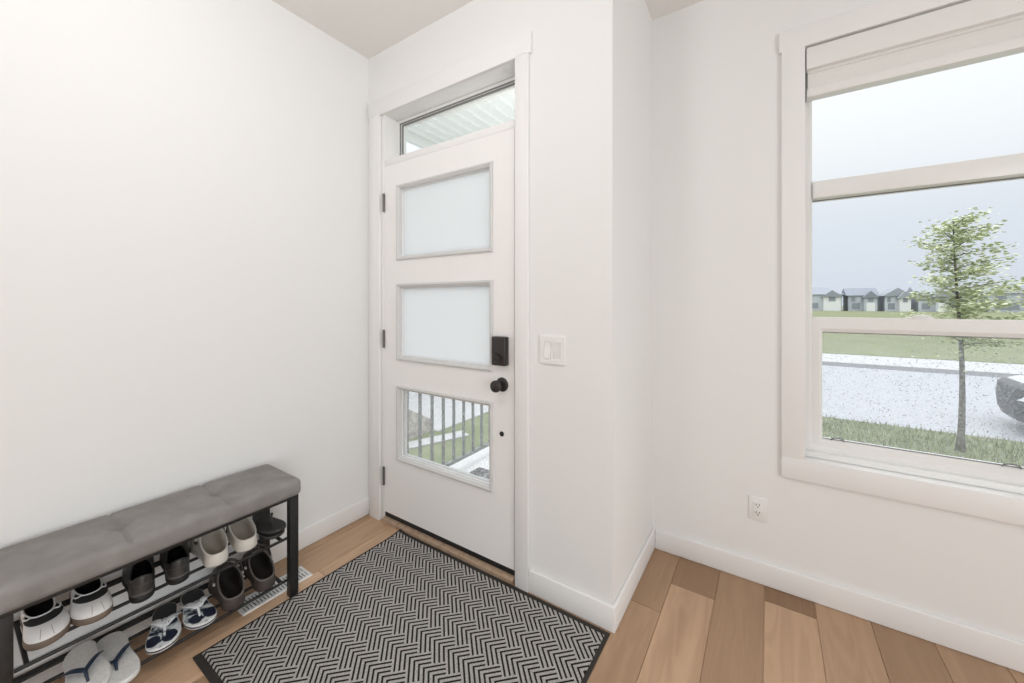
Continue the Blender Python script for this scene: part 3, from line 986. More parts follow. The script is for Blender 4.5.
class Upper:
    """shell between the sole outline and an opening; point(k, s) gives surface points"""
    def __init__(self, out, L, Wd, z0, t0, t1, ow, zfun, power=1.0):
        self.S = out; self.z0 = z0
        self.O = []
        n = len(out)
        for k in range(n):
            a = 2 * PI * k / n
            t = t0 + (t1 - t0) * (0.5 + 0.5 * math.cos(a))
            y = ow / 2 * math.copysign(abs(math.sin(a)) ** power, math.sin(a))
            self.O.append(Vector(((t - 0.5) * L, y, zfun(a))))
        self.n = n
    def point(self, k, s, lift=0.0):
        k0 = int(math.floor(k)) % self.n; k1 = (k0 + 1) % self.n; f = k - math.floor(k)
        Sx = self.S[k0].lerp(self.S[k1], f); Ox = self.O[k0].lerp(self.O[k1], f)
        c = 1 - math.cos(s * PI / 2); z = math.sin(s * PI / 2)
        p = Vector((Sx.x + (Ox.x - Sx.x) * c, Sx.y + (Ox.y - Sx.y) * c, self.z0 + (Ox.z - self.z0) * z))
        if lift:
            q = self.point(k, max(0, s - 0.02)); q2 = self.point(k + 0.3, s)
            nrm = (p - q).cross(q2 - p)
            if nrm.length > 1e-9:
                nrm.normalize()
                cen = Vector((p.x * 0.5, 0, 0))
                if nrm.dot(p - cen) < 0:
                    nrm.negate()
                p = p + nrm * lift
        return p
    def shell(self, bm, K=9):
        rings = [[self.point(k, s / K) for k in range(self.n)] for s in range(K + 1)]
        add_loft(bm, rings)
    def lining(self, bm, thick=0.004, zin=0.0):
        """rolled rim, inside wall and insole"""
        inner = []
        cx = sum(p.x for p in self.O) / self.n
        for p in self.O:
            d = Vector((cx - p.x, -p.y, 0))
            d = d.normalized() * thick if d.length else d
            inner.append(Vector((p.x + d.x, p.y + d.y, p.z - 0.001)))
        foot = [Vector((p.x * 0.93, p.y * 0.90, zin)) for p in self.S]
        mid = [a.lerp(b, 0.45) for a, b in zip(inner, foot)]
        mid = [Vector((m_.x * 1.0 + (f.x - m_.x) * 0.35, m_.y + (f.y - m_.y) * 0.35, m_.z)) for m_, f in zip(mid, foot)]
        # do not let the inside wall rise above the vamp
        add_loft(bm, [self.O, inner, mid, foot], True, False, True)
    def rim(self, bm, r, lift=0.0):
        pts = [p + Vector((0, 0, lift)) for p in self.O]
        n = self.n
        rings = []
        cx = sum(p.x for p in pts) / n
        for i in range(n):
            p = pts[i]; d = (pts[(i + 1) % n] - pts[i - 1]).normalized()
            s = d.cross(Vector((0, 0, 1))).normalized(); u = s.cross(d)
            rings.append([p + s * (r * math.cos(2 * PI * q / 8)) + u * (r * math.sin(2 * PI * q / 8)) for q in range(8)])
        rings.append(rings[0])
        add_loft(bm, rings)

def surface_tube(bm, up, path, r, lift):
    add_tube(bm, [up.point(k, s, lift) for k, s in path], r, 6)

def shoe_root(name, label, cat, x, y, z, rot, group):
    return thing(name, label, cat, (x, y, z), rot, group)

def make_sneaker(side, label, x, y, z, rot=0.0):
    L, Wd = 0.254, 0.094
    t = shoe_root('slip_on_sneaker', label, 'sneaker', x, y, z, rot, 'white slip-on sneakers on the upper shelf')
    out = foot_outline(L, Wd, side)
    obj('sole', add_sole(new_bm(), out, 0.0, 0.021, 0.002), sneaker_sole, t, angle=50)
    def zf(a):
        c = math.cos(a)
        return 0.056 + 0.008 * max(0, -c) ** 2 - 0.003 * max(0, c) - 0.005 * (1 - abs(c))
    up = Upper(out, L, Wd, 0.0205, 0.05, 0.655, 0.064, zf, 0.7)
    bm = new_bm(); up.shell(bm, 10)
    o = obj('upper', bm, sneaker_white, t, smooth=True)
    bm = new_bm(); up.lining(bm, 0.004, 0.029)
    l_ = obj('lining', bm, black_cloth, t, smooth=True)
    bm = new_bm(); up.rim(bm, 0.0028)
    obj('collar', bm, sneaker_white, t, smooth=True)
    # dark elastic gusset across the instep, between the vamp and the wavy top line
    bm = new_bm()
    grid = []
    ks = [-8.6 + 17.2 * i / 24 for i in range(25)]
    for q in range(7):
        row = []
        for k in ks:
            lo = 0.66 - 0.04 * (abs(k) / 8.6) ** 2
            row.append(up.point(k, lo + (0.985 - lo) * q / 6, 0.0012))
        grid.append(row)
    add_loft(bm, grid, closed=False)
    g = obj('elastic_gusset', bm, gusset_black, t, smooth=True)
    # wavy white tongue edge
    bm = new_bm()
    path = []
    for i in range(41):
        k = -9.5 + 19 * i / 40
        u = abs(k) / 9.5
        s = 0.975 - 0.20 * (1 / (1 + math.exp(-(u - 0.62) * 16)))
        path.append((k, min(1, s)))
    surface_tube(bm, up, path, 0.0023, 0.002)
    obj('tongue_piping', bm, sneaker_white, t, smooth=True)
    # two thin stitched lines down the vamp
    for kk in (-1.0, 1.0):
        bm = new_bm()
        surface_tube(bm, up, [(kk * (1.55 - 0.35 * i / 8), 0.10 + 0.40 * i / 8) for i in range(9)], 0.0007, 0.0004)
        obj('stitch_line', bm, sneaker_grey, t)
    return t
make_sneaker(1, 'white slip-on sneaker at the far left end of the upper shelf', 0.131, -1.275, SHU, R(0))
make_sneaker(-1, 'white slip-on sneaker beside the black shoes on the upper shelf', 0.126, -1.170, SHU, R(0))

def make_black_shoe(side, label, x, y, z, rot):
    L, Wd = 0.250, 0.086
    t = shoe_root('leather_shoe', label, 'shoe', x, y, z, rot, 'black shoes on the upper shelf')
    out = foot_outline(L, Wd, side, heel=1.12)
    obj('sole', add_sole(new_bm(), out, 0.0, 0.018, 0.002), rubber_black, t, angle=50)
    obj('midsole', add_sole(new_bm(), out, 0.0175, 0.030, 0.0008), shoe_sole_grey, t, angle=50)
    def zf(a):
        c = math.cos(a)
        return 0.066 + 0.018 * max(0, -c) ** 3 + 0.020 * max(0, c) - 0.010 * (1 - abs(c))
    up = Upper(out, L, Wd, 0.0295, 0.035, 0.50, 0.060, zf, 0.8)
    bm = new_bm(); up.shell(bm, 10)
    obj('upper', bm, shoe_leather, t, smooth=True)
    bm = new_bm(); up.lining(bm, 0.004, 0.033)
    obj('lining', bm, black_cloth, t, smooth=True)
    bm = new_bm(); up.rim(bm, 0.0032)
    obj('collar', bm, shoe_leather, t, smooth=True)
    bm = new_bm()
    n = NPHI
    surface_tube(bm, up, [(n / 2 - 9 + 18 * i / 20, 0.35) for i in range(21)], 0.0012, 0.0006)
    obj('heel_seam', bm, shoe_sole_grey, t)
    return t
make_black_shoe(1, 'black leather shoe next to the white sneakers on the upper shelf', 0.142, -1.046, SHU, R(180 - 11))
make_black_shoe(-1, 'black leather shoe next to the beige clogs on the upper shelf', 0.138, -0.951, SHU, R(180 - 9))

def make_clog(side, label, x, y, z, rot, foam, foam_in, rim_m, riv, group, name='clog'):
    L, Wd = 0.255, 0.096
    t = shoe_root(name, label, 'clog', x, y, z, rot, group)
    out = foot_outline(L, Wd, side, heel=1.24)
    bm = new_bm()
    add_loft(bm, [scaled(out, 1, 0.0, -0.008), scaled(out, 1, 0.006, 0.0), scaled(out, 1, 0.013, 0.0022), scaled(out, 1, 0.0165, 0.0008), scaled(out, 1, 0.019, 0.0022), scaled(out, 1, 0.0265, 0.0003)], True, True, False)
    obj('sole', bm, foam, t, smooth=True)
    def zf(a):
        c = math.cos(a)
        return 0.047 + 0.053 * (0.5 + 0.5 * c) ** 1.25
    up = Upper(out, L, Wd, 0.026, 0.028, 0.60, 0.079, zf, 0.72)
    bm = new_bm(); up.shell(bm, 10)
    obj('upper', bm, foam, t, smooth=True)
    bm = new_bm(); up.lining(bm, 0.0045, 0.022)
    obj('lining', bm, foam_in, t, smooth=True)
    bm = new_bm(); up.rim(bm, 0.0034)
    obj('rim', bm, rim_m, t, smooth=True)
    # heel strap folded forward over the instep, turning on two rivets
    bm = new_bm()
    px = (0.47 - 0.5) * L
    pts = []
    for i in range(25):
        a = PI * i / 24
        pts.append((px + 0.045 * math.sin(a), 0.0475 * math.cos(a), 0.066 + 0.052 * math.sin(a) ** 0.6))
    add_tube(bm, pts, 0.003, 8, flat=(0.0022, 0.0062))
    st = obj('heel_strap', bm, foam, t, smooth=True)
    for sg in (1, -1):
        bm = new_bm()
        add_lathe(bm, [(-0.004, 0.0072), (0.003, 0.0072), (0.0045, 0.0055), (0.005, 0.0)], (px, sg * 0.0475, 0.066), (0, sg, 0), 14)
        obj('rivet', bm, riv, st, smooth=True)
    # vent holes on the toe
    bm = new_bm()
    for (kk, s) in ((0, 0.62), (2.2, 0.66), (-2.2, 0.66), (1.2, 0.5), (-1.2, 0.5), (4, 0.6), (-4, 0.6), (0, 0.40)):
        p = up.point(kk, s, 0.0005)
        add_lathe(bm, [(0, 0.004), (0.0006, 0.0038)], p, (0.35, 0, 1), 10)
    obj('vent_holes', bm, rivet_black, t)
    return t
make_clog(1, 'beige clog beside the black shoes on the upper shelf', 0.146, -0.841, SHU, R(180 - 7), foam_beige, foam_beige_in, foam_beige, rivet_black, 'beige clogs on the upper shelf')
make_clog(-1, 'beige clog beside the black flip-flops on the upper shelf', 0.140, -0.741, SHU, R(180 - 4), foam_beige, foam_beige_in, foam_beige, rivet_black, 'beige clogs on the upper shelf')
make_clog(1, 'dark brown clog beside the floral flip-flops on the lower shelf', 0.180, -0.793, SHL, R(180 - 9), foam_brown, foam_brown_in, foam_rim, rivet_metal, 'dark brown clogs on the lower shelf')
make_clog(-1, 'dark brown clog at the right end of the lower shelf by the bench leg', 0.174, -0.680, SHL, R(180 - 7), foam_brown, foam_brown_in, foam_rim, rivet_metal, 'dark brown clogs on the lower shelf')

def make_flip_flop(side, label, x, y, z, rot, foot_m, edge_m, strap_m, group, L=0.265, Wd=0.098, th=0.016, sw=0.0065, stripe=None, roll=0.0, apex=0.045, rise=0.032, back=0.085, pressed=0, apexh=0.020):
    t = shoe_root('flip_flop', label, 'flip-flop', x, y, z, rot, group)
    if roll:
        t.rotation_euler = (roll, 0, rot)
    out = foot_outline(L, Wd, side, heel=1.08)
    bm = new_bm(); add_sole(bm, out, 0.0, th, 0.0, 0.0025)
    obj('sole', bm, edge_m, t, angle=50)
    bm = new_bm()
    add_loft(bm, [scaled(out, 1, th - 0.0003, -0.0034), scaled(out, 1, th + 0.0006, -0.0045)], True, True, True)
    obj('footbed', bm, foot_m, t)
    if stripe:
        bm = new_bm()
        add_loft(bm, [scaled(out, 1, th * 0.40, 0.0003), scaled(out, 1, th * 0.42, 0.0009), scaled(out, 1, th * 0.66, 0.0009), scaled(out, 1, th * 0.68, 0.0003)])
        obj('sole_stripe', bm, stripe, t)
    # Y strap: post between the toes and two arms to the sides
    ax = apex
    bm = new_bm()
    ay = 0.008 * side
    def bez(p0, p1, p2, n=12):
        return [tuple((1 - u) ** 2 * Vector(p0) + 2 * u * (1 - u) * Vector(p1) + u * u * Vector(p2)) for u in [i / n for i in range(n + 1)]]
    for sg in (1, -1):
        add_tube(bm, bez((ax, ay, th + apexh), (ax - back * 0.35, ay + sg * 0.034, th + (0.003 if sg == pressed else rise + 0.012)), (ax - back, sg * Wd * 0.405, th - 0.002)), 0.003, 10, flat=(sw, 0.0022))
    st = obj('strap', bm, strap_m, t, smooth=True)
    bm = new_bm()
    add_tube(bm, bez((ax - 0.006, ay, th + apexh + 0.0005), (ax + 0.010, ay, th + apexh), (ax + 0.030, ay, th - 0.001)), [0.0055] * 4 + [0.0045] * 5 + [0.0035] * 4, 10)
    obj('toe_post', bm, strap_m, st, smooth=True)
    return t
G = 'pale flip-flops with navy straps on the lower shelf'
make_flip_flop(-1, 'pale flip-flop with navy strap lying under its mate on the lower shelf', 0.214, -1.124, SHL, R(-3), flop_white, flop_edge, strap_navy, G, L=0.285, Wd=0.104, sw=0.0085, back=0.075, rise=0.026, pressed=-1, apexh=0.012)
make_flip_flop(1, 'pale flip-flop with navy strap on top of its mate at the left end', 0.212, -1.196, SHL + 0.0135, R(-5), flop_white, flop_edge, strap_navy, G, L=0.285, Wd=0.104, sw=0.0085, back=0.075, rise=0.026, roll=R(12))
G = 'floral flip-flops on the lower shelf'
make_flip_flop(1, 'white and navy floral flip-flop beside the pale flip-flops', 0.180, -0.996, SHL, R(-18), floral_foot, flop_edge, floral_strap, G, L=0.252, Wd=0.096, sw=0.0135, stripe=stripe_navy, rise=0.030, apex=0.040, back=0.070)
make_flip_flop(-1, 'white and navy floral flip-flop beside the dark brown clogs', 0.176, -0.893, SHL, R(-5), floral_foot, flop_edge, floral_strap, G, L=0.252, Wd=0.096, sw=0.0135, stripe=stripe_navy, rise=0.030, apex=0.040, back=0.070)
G = 'black flip-flops on the upper shelf'
make_flip_flop(1, 'black flip-flop lying under its mate at the right end of the upper shelf', 0.142, -0.643, SHU, R(1), flop_black, flop_black, flop_black, G, L=0.25, Wd=0.092, sw=0.004, th=0.012, rise=-0.006, apex=0.02, apexh=0.007)
make_flip_flop(-1, 'black flip-flop on top of its mate at the right end of the upper shelf', 0.147, -0.637, SHU + 0.0235, R(3), flop_black, flop_black, flop_black, G, L=0.25, Wd=0.094, sw=0.0045, th=0.013, rise=0.026, apex=0.05)

# ------------------------------------------------------------------ outdoors
GZ = -0.85
grass_m = pmat('wet_grass', (0.165, 0.195, 0.105), 0.9, spec=0.1, noise=(2.2, (0.235, 0.255, 0.16), 0.35, 0.7), bump=(60, 0.6))
field_m = pmat('far_field', (0.19, 0.212, 0.118), 0.9, spec=0.1, noise=(0.35, (0.24, 0.248, 0.16), 0.35, 0.7))
road_m = pmat('wet_road', (0.375, 0.386, 0.425), 0.35, noise=(6, (0.405, 0.416, 0.45), 0.4, 0.6))
kerb_m = pmat('concrete_kerb', (0.44, 0.44, 0.45), 0.7, noise=(5, (0.48, 0.48, 0.49), 0.4, 0.6))
gutter_m = pmat('gutter_dark', (0.20, 0.20, 0.22), 0.6)

def ground(name, m, x0, x1, y0, y1, z0, z1, label, cat):
    return struct(name, add_box(new_bm(), x0, x1, y0, y1, z0, z1), m, label, cat)
ground('lawn', grass_m, -40, 60, 0.80, 7.75, GZ - 0.2, GZ, 'strip of wet lawn between the house and the street', 'lawn')
ground('street', road_m, -120, 160, 7.75, 16.2, GZ - 0.3, GZ - 0.10, 'pale rain-wet street outside the big window', 'street')
ground('gutter', gutter_m, -120, 160, 16.2, 16.5, GZ - 0.3, GZ - 0.085, 'dark wet gutter line at the far side of the street', 'gutter')
ground('sidewalk', kerb_m, -120, 160, 16.5, 19.4, GZ - 0.3, GZ + 0.0, 'pale sidewalk at the far side of the street', 'sidewalk')
ground('field', field_m, -300, 400, 19.4, 400, GZ - 0.3, GZ + 0.02, 'open green field beyond the street', 'field')

# blades of grass that fringe the near lawn
def grass_tufts():
    rnd = random.Random(5)
    bm = new_bm()
    for _ in range(9000):
        y = 4.6 + 3.12 * rnd.random()
        x = 2.3 + (y + 1.4) * rnd.uniform(-0.05, 0.55)
        if math.hypot(x - 4.30, y - 6.68) < 0.16:
            continue
        h = rnd.uniform(0.04, 0.10); a = rnd.uniform(0, 2 * PI); w = 0.006
        dx, dy = math.cos(a) * w, math.sin(a) * w
        lx, ly = rnd.uniform(-.03, .03), rnd.uniform(-.03, .03)
        v = [bm.verts.new((x - dx, y - dy, GZ - 0.002)), bm.verts.new((x + dx, y + dy, GZ - 0.002)), bm.verts.new((x + lx, y + ly, GZ + h))]
        bm.faces.new(v)
    tag(obj('grass', bm, pmat('grass_blade', (0.19, 0.22, 0.12), 0.8, spec=0.2, noise=(3, (0.30, 0.315, 0.205), 0.35, 0.65))), 'wet grass blades on the lawn under the window', 'grass', kind='stuff')
grass_tufts()

# young street tree
def build_tree():
    bark = pmat('bark', (0.13, 0.12, 0.113), 0.9, noise=(25, (0.24, 0.225, 0.21), 0.4, 0.65))
    leaf = pmat('young_leaf', (0.50, 0.55, 0.32), 0.7, noise=(4, (0.68, 0.71, 0.51), 0.35, 0.65))
    rnd = random.Random(21)
    bx, by = 4.30, 6.70
    t = thing('young_tree', 'slender young leafy tree on the lawn outside the big window', 'tree', (bx, by, GZ))
    H = 3.30
    trunk = []
    for i in range(15):
        u = i / 14
        trunk.append(Vector((0.03 * math.sin(u * 5) - 0.05 * u, 0.02 * math.cos(u * 4) - 0.02, H * u)))
    bm = new_bm()
    add_tube(bm, trunk, [0.040 * (1 - 0.92 * (i / 14) ** 0.8) + 0.003 + (0.014 if i == 0 else 0) for i in range(15)], 10)
    obj('trunk', bm, bark, t, smooth=True)
    bmb, bml = new_bm(), new_bm()
    def leaf_at(p, sz):
        a, b_ = rnd.uniform(0, 2 * PI), rnd.uniform(-0.5, 0.5)
        d = Vector((math.cos(a), math.sin(a), b_)).normalized()
        s = d.cross(Vector((rnd.uniform(-.5, .5), rnd.uniform(-.5, .5), 1))).normalized() * sz * 0.42
        u = d.cross(s).normalized() * sz * 0.12
        v = [bml.verts.new(p), bml.verts.new(p + d * sz * .5 + s + u), bml.verts.new(p + d * sz), bml.verts.new(p + d * sz * .5 - s + u)]
        bml.faces.new((v[0], v[1], v[2])); bml.faces.new((v[0], v[2], v[3]))
    nb = 30
    for i in range(nb):
        u = 0.46 + 0.53 * i / (nb - 1)
        k = u * 14; k0 = min(13, int(k)); base = trunk[k0].lerp(trunk[k0 + 1], k - k0)
        a = i * 2.4 + rnd.uniform(-.4, .4)
        ln = (0.95 - 0.62 * abs((u - 0.62) / 0.42)) * rnd.uniform(0.65, 1.05)
        ln = max(0.24, ln) * 0.80
        d = Vector((math.cos(a) + 0.22, math.sin(a), 0.34 + 0.4 * (u - .5))).normalized()
        pts = [base + d * ln * q / 6 + Vector((0.05 * (q / 6) ** 2, 0, -0.10 * (q / 6) ** 2 * ln)) for q in range(7)]
        add_tube(bmb, pts, [0.0065 * (1 - 0.85 * q / 6) + 0.001 for q in range(7)], 6)
        for q in range(int(150 * ln / 0.5)):
            f = rnd.uniform(0.05, 1.06)
            pp = base + d * ln * f + Vector((0.05 * f * f, 0, -0.10 * f * f * ln))
            off = Vector((rnd.gauss(0, .085), rnd.gauss(0, .085), rnd.gauss(0, .035)))
            leaf_at(pp + off, rnd.uniform(0.04, 0.078))
    for q in range(70):
        leaf_at(trunk[14] + Vector((rnd.gauss(0, .12), rnd.gauss(0, .12), rnd.gauss(-.05, .08))), rnd.uniform(0.035, 0.06))
    for q in range(60):
        leaf_at(trunk[6] + Vector((rnd.gauss(0.05, .18), rnd.gauss(0, .16), rnd.gauss(0.05, .12))), rnd.uniform(0.035, 0.06))
    obj('branches', bmb, bark, t, smooth=True)
    obj('foliage', bml, leaf, t)
build_tree()

# parked car: nose towards the left, only its front corner shows at the frame's right edge
def build_car():
    paint = pmat('silver_paint', (0.62, 0.64, 0.67), 0.25, metal=0.2)
    dark = pmat('dark_bumper', (0.05, 0.052, 0.058), 0.5, noise=(30, (0.10, 0.10, 0.11), 0.4, 0.6))
    glass = pmat('car_glass', (0.03, 0.035, 0.04), 0.08)
    lampm = pmat('headlight_lens', (0.75, 0.77, 0.80), 0.15)
    tyre = pmat('tyre', (0.02, 0.02, 0.02), 0.8)
    rim = pmat('wheel_rim', (0.5, 0.5, 0.52), 0.3, metal=0.8)
    c = thing('parked_car', 'silver car with a dark lower bumper parked on the street outside the window', 'car', (5.54, 9.12, GZ - 0.10))
    def section(x, hw, zb, zt, edge=0.10, tuck=0.04):
        """rounded body cross-section in YZ at x"""
        pts = []
        for (y, z) in ((-hw + tuck, zb), (hw - tuck, zb), (hw, zb + edge), (hw, zt - edge * 1.3), (hw - edge * 0.9, zt), (-hw + edge * 0.9, zt), (-hw, zt - edge * 1.3), (-hw, zb + edge)):
            pts.append(Vector((x, y, z)))
        return pts
    bm = new_bm()
    prof = [(0.06, 0.55, 0.52, 0.76), (0.10, 0.70, 0.50, 0.80), (0.30, 0.80, 0.46, 0.86), (0.60, 0.89, 0.34, 0.90), (1.1, 0.90, 0.28, 0.92), (1.5, 0.90, 0.28, 0.96), (3.6, 0.90, 0.28, 0.98), (4.3, 0.88, 0.34, 0.98), (4.6, 0.78, 0.42, 0.94), (4.66, 0.62, 0.50, 0.85)]
    add_loft(bm, [section(*p, edge=0.07) for p in prof], True, True, True)
    obj('body', bm, paint, c, angle=35)
    bm = new_bm()
    cab = [(1.35, 0.80, 0.90, 0.96), (2.05, 0.70, 0.92, 1.42), (2.6, 0.68, 0.92, 1.47), (3.5, 0.68, 0.92, 1.44), (4.25, 0.78, 0.92, 0.99)]
    add_loft(bm, [section(*p, edge=0.03, tuck=-0.06 if p[3] > 1 else 0.0) for p in cab], True, True, True)
    obj('cabin_glass', bm, glass, c, angle=35)
    bm = new_bm()
    add_loft(bm, [section(x, hw, zt - 0.03, zt + 0.02, edge=0.015, tuck=0.01) for x, hw, zt in ((2.02, 0.66, 1.42), (2.6, 0.66, 1.475), (3.52, 0.66, 1.44))], True, True, True)
    obj('roof', bm, paint, c, angle=35)
    # dark lower bumper wrapping the nose
    bm = new_bm()
    def bump(z, off):
        pts = []
        for i in range(21):
            a = -1 + 2 * i / 20
            y = 0.90 * a
            x = 0.42 * abs(a) ** 4 + off
            pts.append(Vector((x, y * (1 - off * 0.02), z)))
        return pts
    rings = []
    for z, off in ((0.20, 0.10), (0.22, 0.02), (0.34, -0.03), (0.56, -0.05), (0.78, -0.03), (0.82, 0.02)):
        fr = bump(z, off)
        rings.append(fr + [Vector((0.56, 0.84, z)), Vector((0.56, -0.84, z))])
    add_loft(bm, rings, True, True, True)
    obj('front_bumper', bm, dark, c, angle=40)
    box_obj('grille', dark, c, -0.03, 0.05, -0.42, 0.42, 0.545, 0.66, bev=0.02)
    for sg in (1, -1):
        bm = new_bm()
        add_loft(bm, [[Vector((x, sg * y, z)) for x, y, z in r] for r in (
            [(0.04, 0.46, 0.58), (0.07, 0.70, 0.60), (0.33, 0.86, 0.66), (0.36, 0.86, 0.74), (0.12, 0.72, 0.72), (0.06, 0.48, 0.67)],
            [(-0.02, 0.46, 0.58), (0.03, 0.73, 0.60), (0.30, 0.91, 0.66), (0.34, 0.91, 0.74), (0.08, 0.76, 0.73), (0.02, 0.48, 0.68)])], True, True, True)
        obj('headlight', bm, lampm, c, angle=40)
        bm = new_bm()
        add_lathe(bm, [(0, 0.075), (0.02, 0.075), (0.03, 0.06)], (0.115, sg * 0.66, 0.40), (-1, sg * 0.5, 0), 16)
        obj('fog_light', bm, lampm, c, angle=40)
    for wx in (0.92, 3.65):
        for sg in (1, -1):
            bm = new_bm()
            add_lathe(bm, [(-0.1, 0.24), (-0.1, 0.31), (-0.08, 0.33), (0.08, 0.33), (0.1, 0.31), (0.1, 0.22)], (wx, sg * 0.80, 0.33), (0, sg, 0), 28)
            w_ = obj('wheel', bm, tyre, c, angle=40)
            bm = new_bm()
            add_lathe(bm, [(0.085, 0.22), (0.102, 0.215), (0.09, 0.05), (0.10, 0.04), (0.10, 0.0)], (wx, sg * 0.80, 0.33), (0, sg, 0), 20)
            obj('hub_cap', bm, rim, w_, angle=40)
    c.rotation_euler = (0, 0, R(-4))
build_car()

# row of houses beyond the field, colours lightened to stand for haze
def build_house(x, w, d, h, wall_c, roof_c, style, label, y=132.0, garage=True):
    wm = pmat('siding_%d' % int(x * 10), wall_c, 0.8)
    rm = pmat('shingles_%d' % int(x * 10), roof_c, 0.9)
    win = pmat('far_window', (0.60, 0.64, 0.70), 0.3)
    dk = pmat('far_window_dark', (0.30, 0.33, 0.37), 0.3)
    wh = pmat('far_trim', (0.82, 0.82, 0.82), 0.7)
    hs = thing('house', label, 'house', (x, y, GZ + 0.02))
    obj('walls', add_box(new_bm(), 0, w, 0, d, 0, h), wm, hs)
    rh = 2.0
    ov = 0.5
    bm = new_bm()
    if style == 'hip':
        a = [(-ov, -ov, h), (w + ov, -ov, h), (w + ov, d + ov, h), (-ov, d + ov, h)]
        r0, r1 = (w * .32, d / 2, h + rh), (w * .68, d / 2, h + rh)
        v = [bm.verts.new(p) for p in a + [r0, r1]]
        for q in ((0, 1, 5, 4), (1, 2, 5), (2, 3, 4, 5), (3, 0, 4), (3, 2, 1, 0)):
            bm.faces.new([v[i] for i in q])
    elif style == 'side':
        pr = [(-ov, h - .05), (d / 2, h + rh), (d + ov, h - .05)]
        add_loft(bm, [[(xx, yy, zz) for yy, zz in pr] for xx in (-ov, w + ov)], True, True, True)
    else:
        pr = [(-ov, h - .05), (w / 2, h + rh), (w + ov, h - .05)]
        add_loft(bm, [[(xx, yy, zz) for xx, zz in pr] for yy in (-ov, d + ov)], True, True, True)
    obj('roof', bm, rm, hs)
    # front gable bump-out with its own roof
    gx0, gx1 = w * 0.52, w * 0.95
    obj('gable_wing', add_box(new_bm(), gx0, gx1, -1.6, 0, 0, h - 0.6), wh if style != 'side' else wm, hs)
    bm = new_bm()
    pr = [(gx0 - .4, h - .65), ((gx0 + gx1) / 2, h + rh * .55), (gx1 + .4, h - .65)]
    add_loft(bm, [[(xx, yy, zz) for xx, zz in pr] for yy in (-2.0, d * .4)], True, True, True)
    obj('gable_roof', bm, rm, hs)
    for (wx, wz, ww, hh, yy, m_) in ((w * .10, h * .60, w * .14, 1.2, -0.06, dk), (w * .32, h * .60, w * .12, 1.2, -0.06, win), (gx0 + (gx1 - gx0) * .3, h * .58, (gx1 - gx0) * .4, 1.2, -1.66, dk), (w * .12, h * .14, w * .28, 1.5, -0.06, dk)):
        obj('window', add_box(new_bm(), wx, wx + ww, yy, yy + 0.1, wz, wz + hh), m_, hs)
    if garage:
        obj('garage_door', add_box(new_bm(), gx0 + .4, gx1 - .4, -1.66, -1.55, 0.0, 2.2), wh, hs)
    return hs
build_house(9.9, 8.2, 9, 4.4, (0.60, 0.63, 0.67), (0.30, 0.32, 0.36), 'hip', 'distant grey house with a hipped roof, leftmost in the window')
build_house(19.4, 5.6, 9, 4.1, (0.52, 0.55, 0.60), (0.25, 0.27, 0.31), 'side', 'distant dark grey house with a white gable, second from the left')
build_house(26.4, 4.6, 9, 3.9, (0.66, 0.69, 0.73), (0.34, 0.365, 0.40), 'front', 'distant pale house to the left of the young tree')
build_house(32.4, 4.9, 9, 4.2, (0.60, 0.63, 0.68), (0.33, 0.355, 0.39), 'side', 'distant grey house directly behind the young tree')
build_house(38.7, 3.4, 8, 3.7, (0.58, 0.61, 0.65), (0.27, 0.30, 0.335), 'front', 'distant small grey house just right of the young tree')
build_house(43.6, 11.5, 10, 4.3, (0.56, 0.59, 0.64), (0.26, 0.28, 0.32), 'hip', 'distant wide dark-roofed house at the right edge of the window')

# ------------------------------------------------------------------ porch beyond the door
deck_m = pmat('porch_concrete', (0.80, 0.80, 0.80), 0.6, noise=(8, (0.78, 0.78, 0.78), 0.4, 0.6))
soffit_m = pmat('soffit_white', (0.90, 0.91, 0.91), 0.6)
rail_m = pmat('railing_metal', (0.15, 0.155, 0.15), 0.5, noise=(90, (0.40, 0.42, 0.40), 0.45, 0.65))
struct('porch_deck', add_box(new_bm(), -0.18, 1.36, 0.145, 1.95, -0.85, -0.05), deck_m, 'pale concrete porch outside the front door', 'porch')
def build_soffit():
    bm = new_bm()
    add_box(bm, -0.62, 1.36, 0.145, 1.62, 2.79, 2.85)
    x = -0.60
    while x < 1.34:
        add_box(bm, x, x + 0.018, 0.145, 1.60, 2.772, 2.79)
        x += 0.105
    add_box(bm, -0.66, 1.36, 1.60, 1.64, 2.70, 2.88)
    add_box(bm, -0.66, -0.62, 0.145, 1.64, 2.70, 2.88)
    struct('porch_soffit', bm, soffit_m, 'white ribbed porch ceiling seen through the transom', 'porch ceiling')
build_soffit()
def build_railing():
    r = thing('porch_railing', 'dark metal porch railing seen through the bottom lite of the door', 'railing', (-0.05, 0, -0.05))
    obj('bottom_rail', add_box(new_bm(), -0.016, 0.016, 0.155, 1.86, 0.06, 0.085), rail_m, r)
    obj('top_rail', add_box(new_bm(), -0.022, 0.022, 0.155, 1.86, 0.90, 0.935), rail_m, r)
    y = 0.462 - 0.118 * 2
    k = 0
    while y < 1.78:
        obj('baluster', add_box(new_bm(), -0.0085, 0.0085, y - 0.0085, y + 0.0085, 0.084, 0.902), rail_m, r)
        y += 0.118
        k += 1
    obj('post', add_box(new_bm(), -0.03, 0.03, 1.83, 1.89, 0, 1.0), rail_m, r)
build_railing()
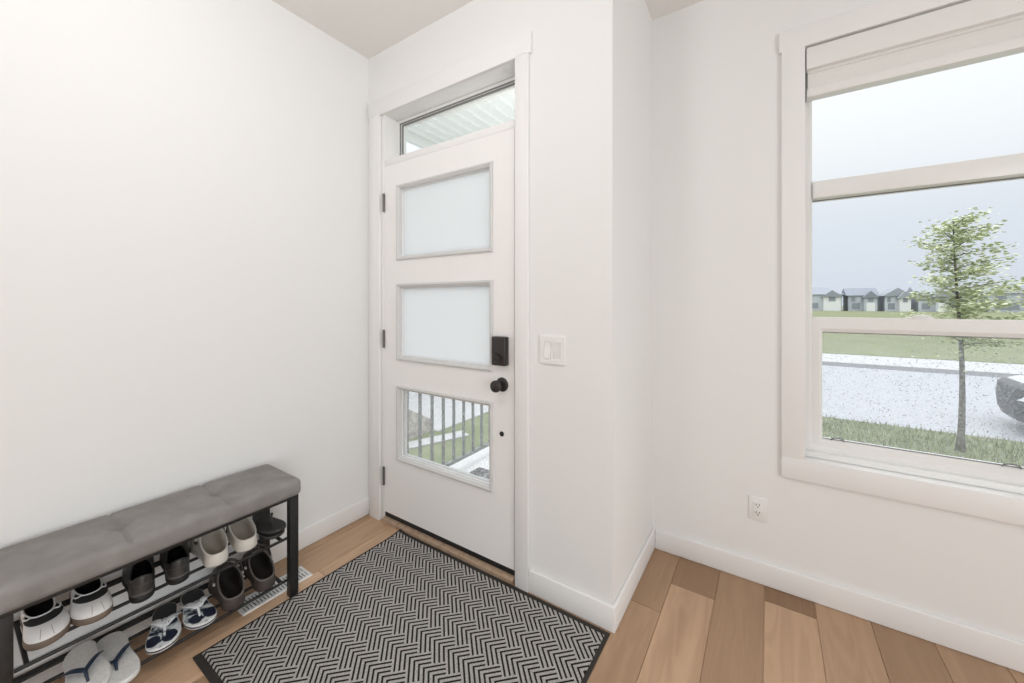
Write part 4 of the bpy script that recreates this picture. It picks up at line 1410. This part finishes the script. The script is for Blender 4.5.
def build_porch_mat():
    p = thing('outdoor_mat', 'small dark mat on the porch outside the door', 'mat', (0.42, 0.72, -0.05))
    obj('mat_pad', add_box(new_bm(), -0.33, 0.40, -0.28, 0.24, 0.0, 0.012, bev=0.003), pmat('outdoor_mat_fibre', (0.10, 0.10, 0.105), 0.95, noise=(45, (0.34, 0.34, 0.35), 0.45, 0.6)), p)
build_porch_mat()
ground('side_lawn', grass_m, -40, -0.18, 0.15, 0.80, GZ - 0.2, GZ, 'lawn beside the porch', 'lawn')
ground('porch_bounce_slab', kerb_m, -0.15, 1.9, 1.95, 7.7, GZ - 0.05, GZ + 0.02, 'pale concrete slab added out of view to bounce light onto the porch ceiling', 'path')  # unseen slab added to throw light up at the soffit
def build_path():
    o = struct('front_walk', add_box(new_bm(), -0.13, 0.13, -1.4, 0.62, -0.05, 0.02), kerb_m, 'narrow white kerb crossing the lawn beside the porch', 'path')
    o.location = (-2.30, 2.75, GZ); o.rotation_euler = (0, 0, R(-21))
build_path()
ground('driveway', kerb_m, -5.6, -2.52, 3.15, 7.7, GZ - 0.05, GZ + 0.015, 'pale concrete drive of the neighbouring house', 'driveway')
def build_neighbour():
    nb = thing('neighbour_house', 'neighbouring house with pale siding and a brick-faced stair seen through the bottom lite', 'house', (-4.3, 0, GZ))
    sid = pmat('pale_siding', (0.74, 0.75, 0.74), 0.7)
    brick = pmat('stone_facing', (0.36, 0.33, 0.31), 0.9, noise=(9, (0.56, 0.52, 0.49), 0.4, 0.6))
    bm = new_bm()
    add_box(bm, -2.5, -0.45, 0.5, 6.0, 0, 5.0)
    y = 0.5
    while y < 6.0:
        add_box(bm, -0.46, -0.435, y, y + 0.03, 0.0, 5.0)
        y += 0.25
    obj('walls', bm, sid, nb)
    bm = new_bm()
    # sloping stone-faced cheek of the front stair
    add_loft(bm, [[(x, 1.6, 0.0), (x, 3.13, 0.0), (x, 3.13, 0.19), (x, 2.2, 0.72), (x, 1.6, 0.72)] for x in (-0.42, 1.67)], True, True, True)
    obj('stair_cheek', bm, brick, nb)
    bm = new_bm()
    add_box(bm, -0.42, 1.70, 1.56, 2.2, 0.72, 0.77)
    obj('stair_landing', bm, kerb_m, nb)
build_neighbour()
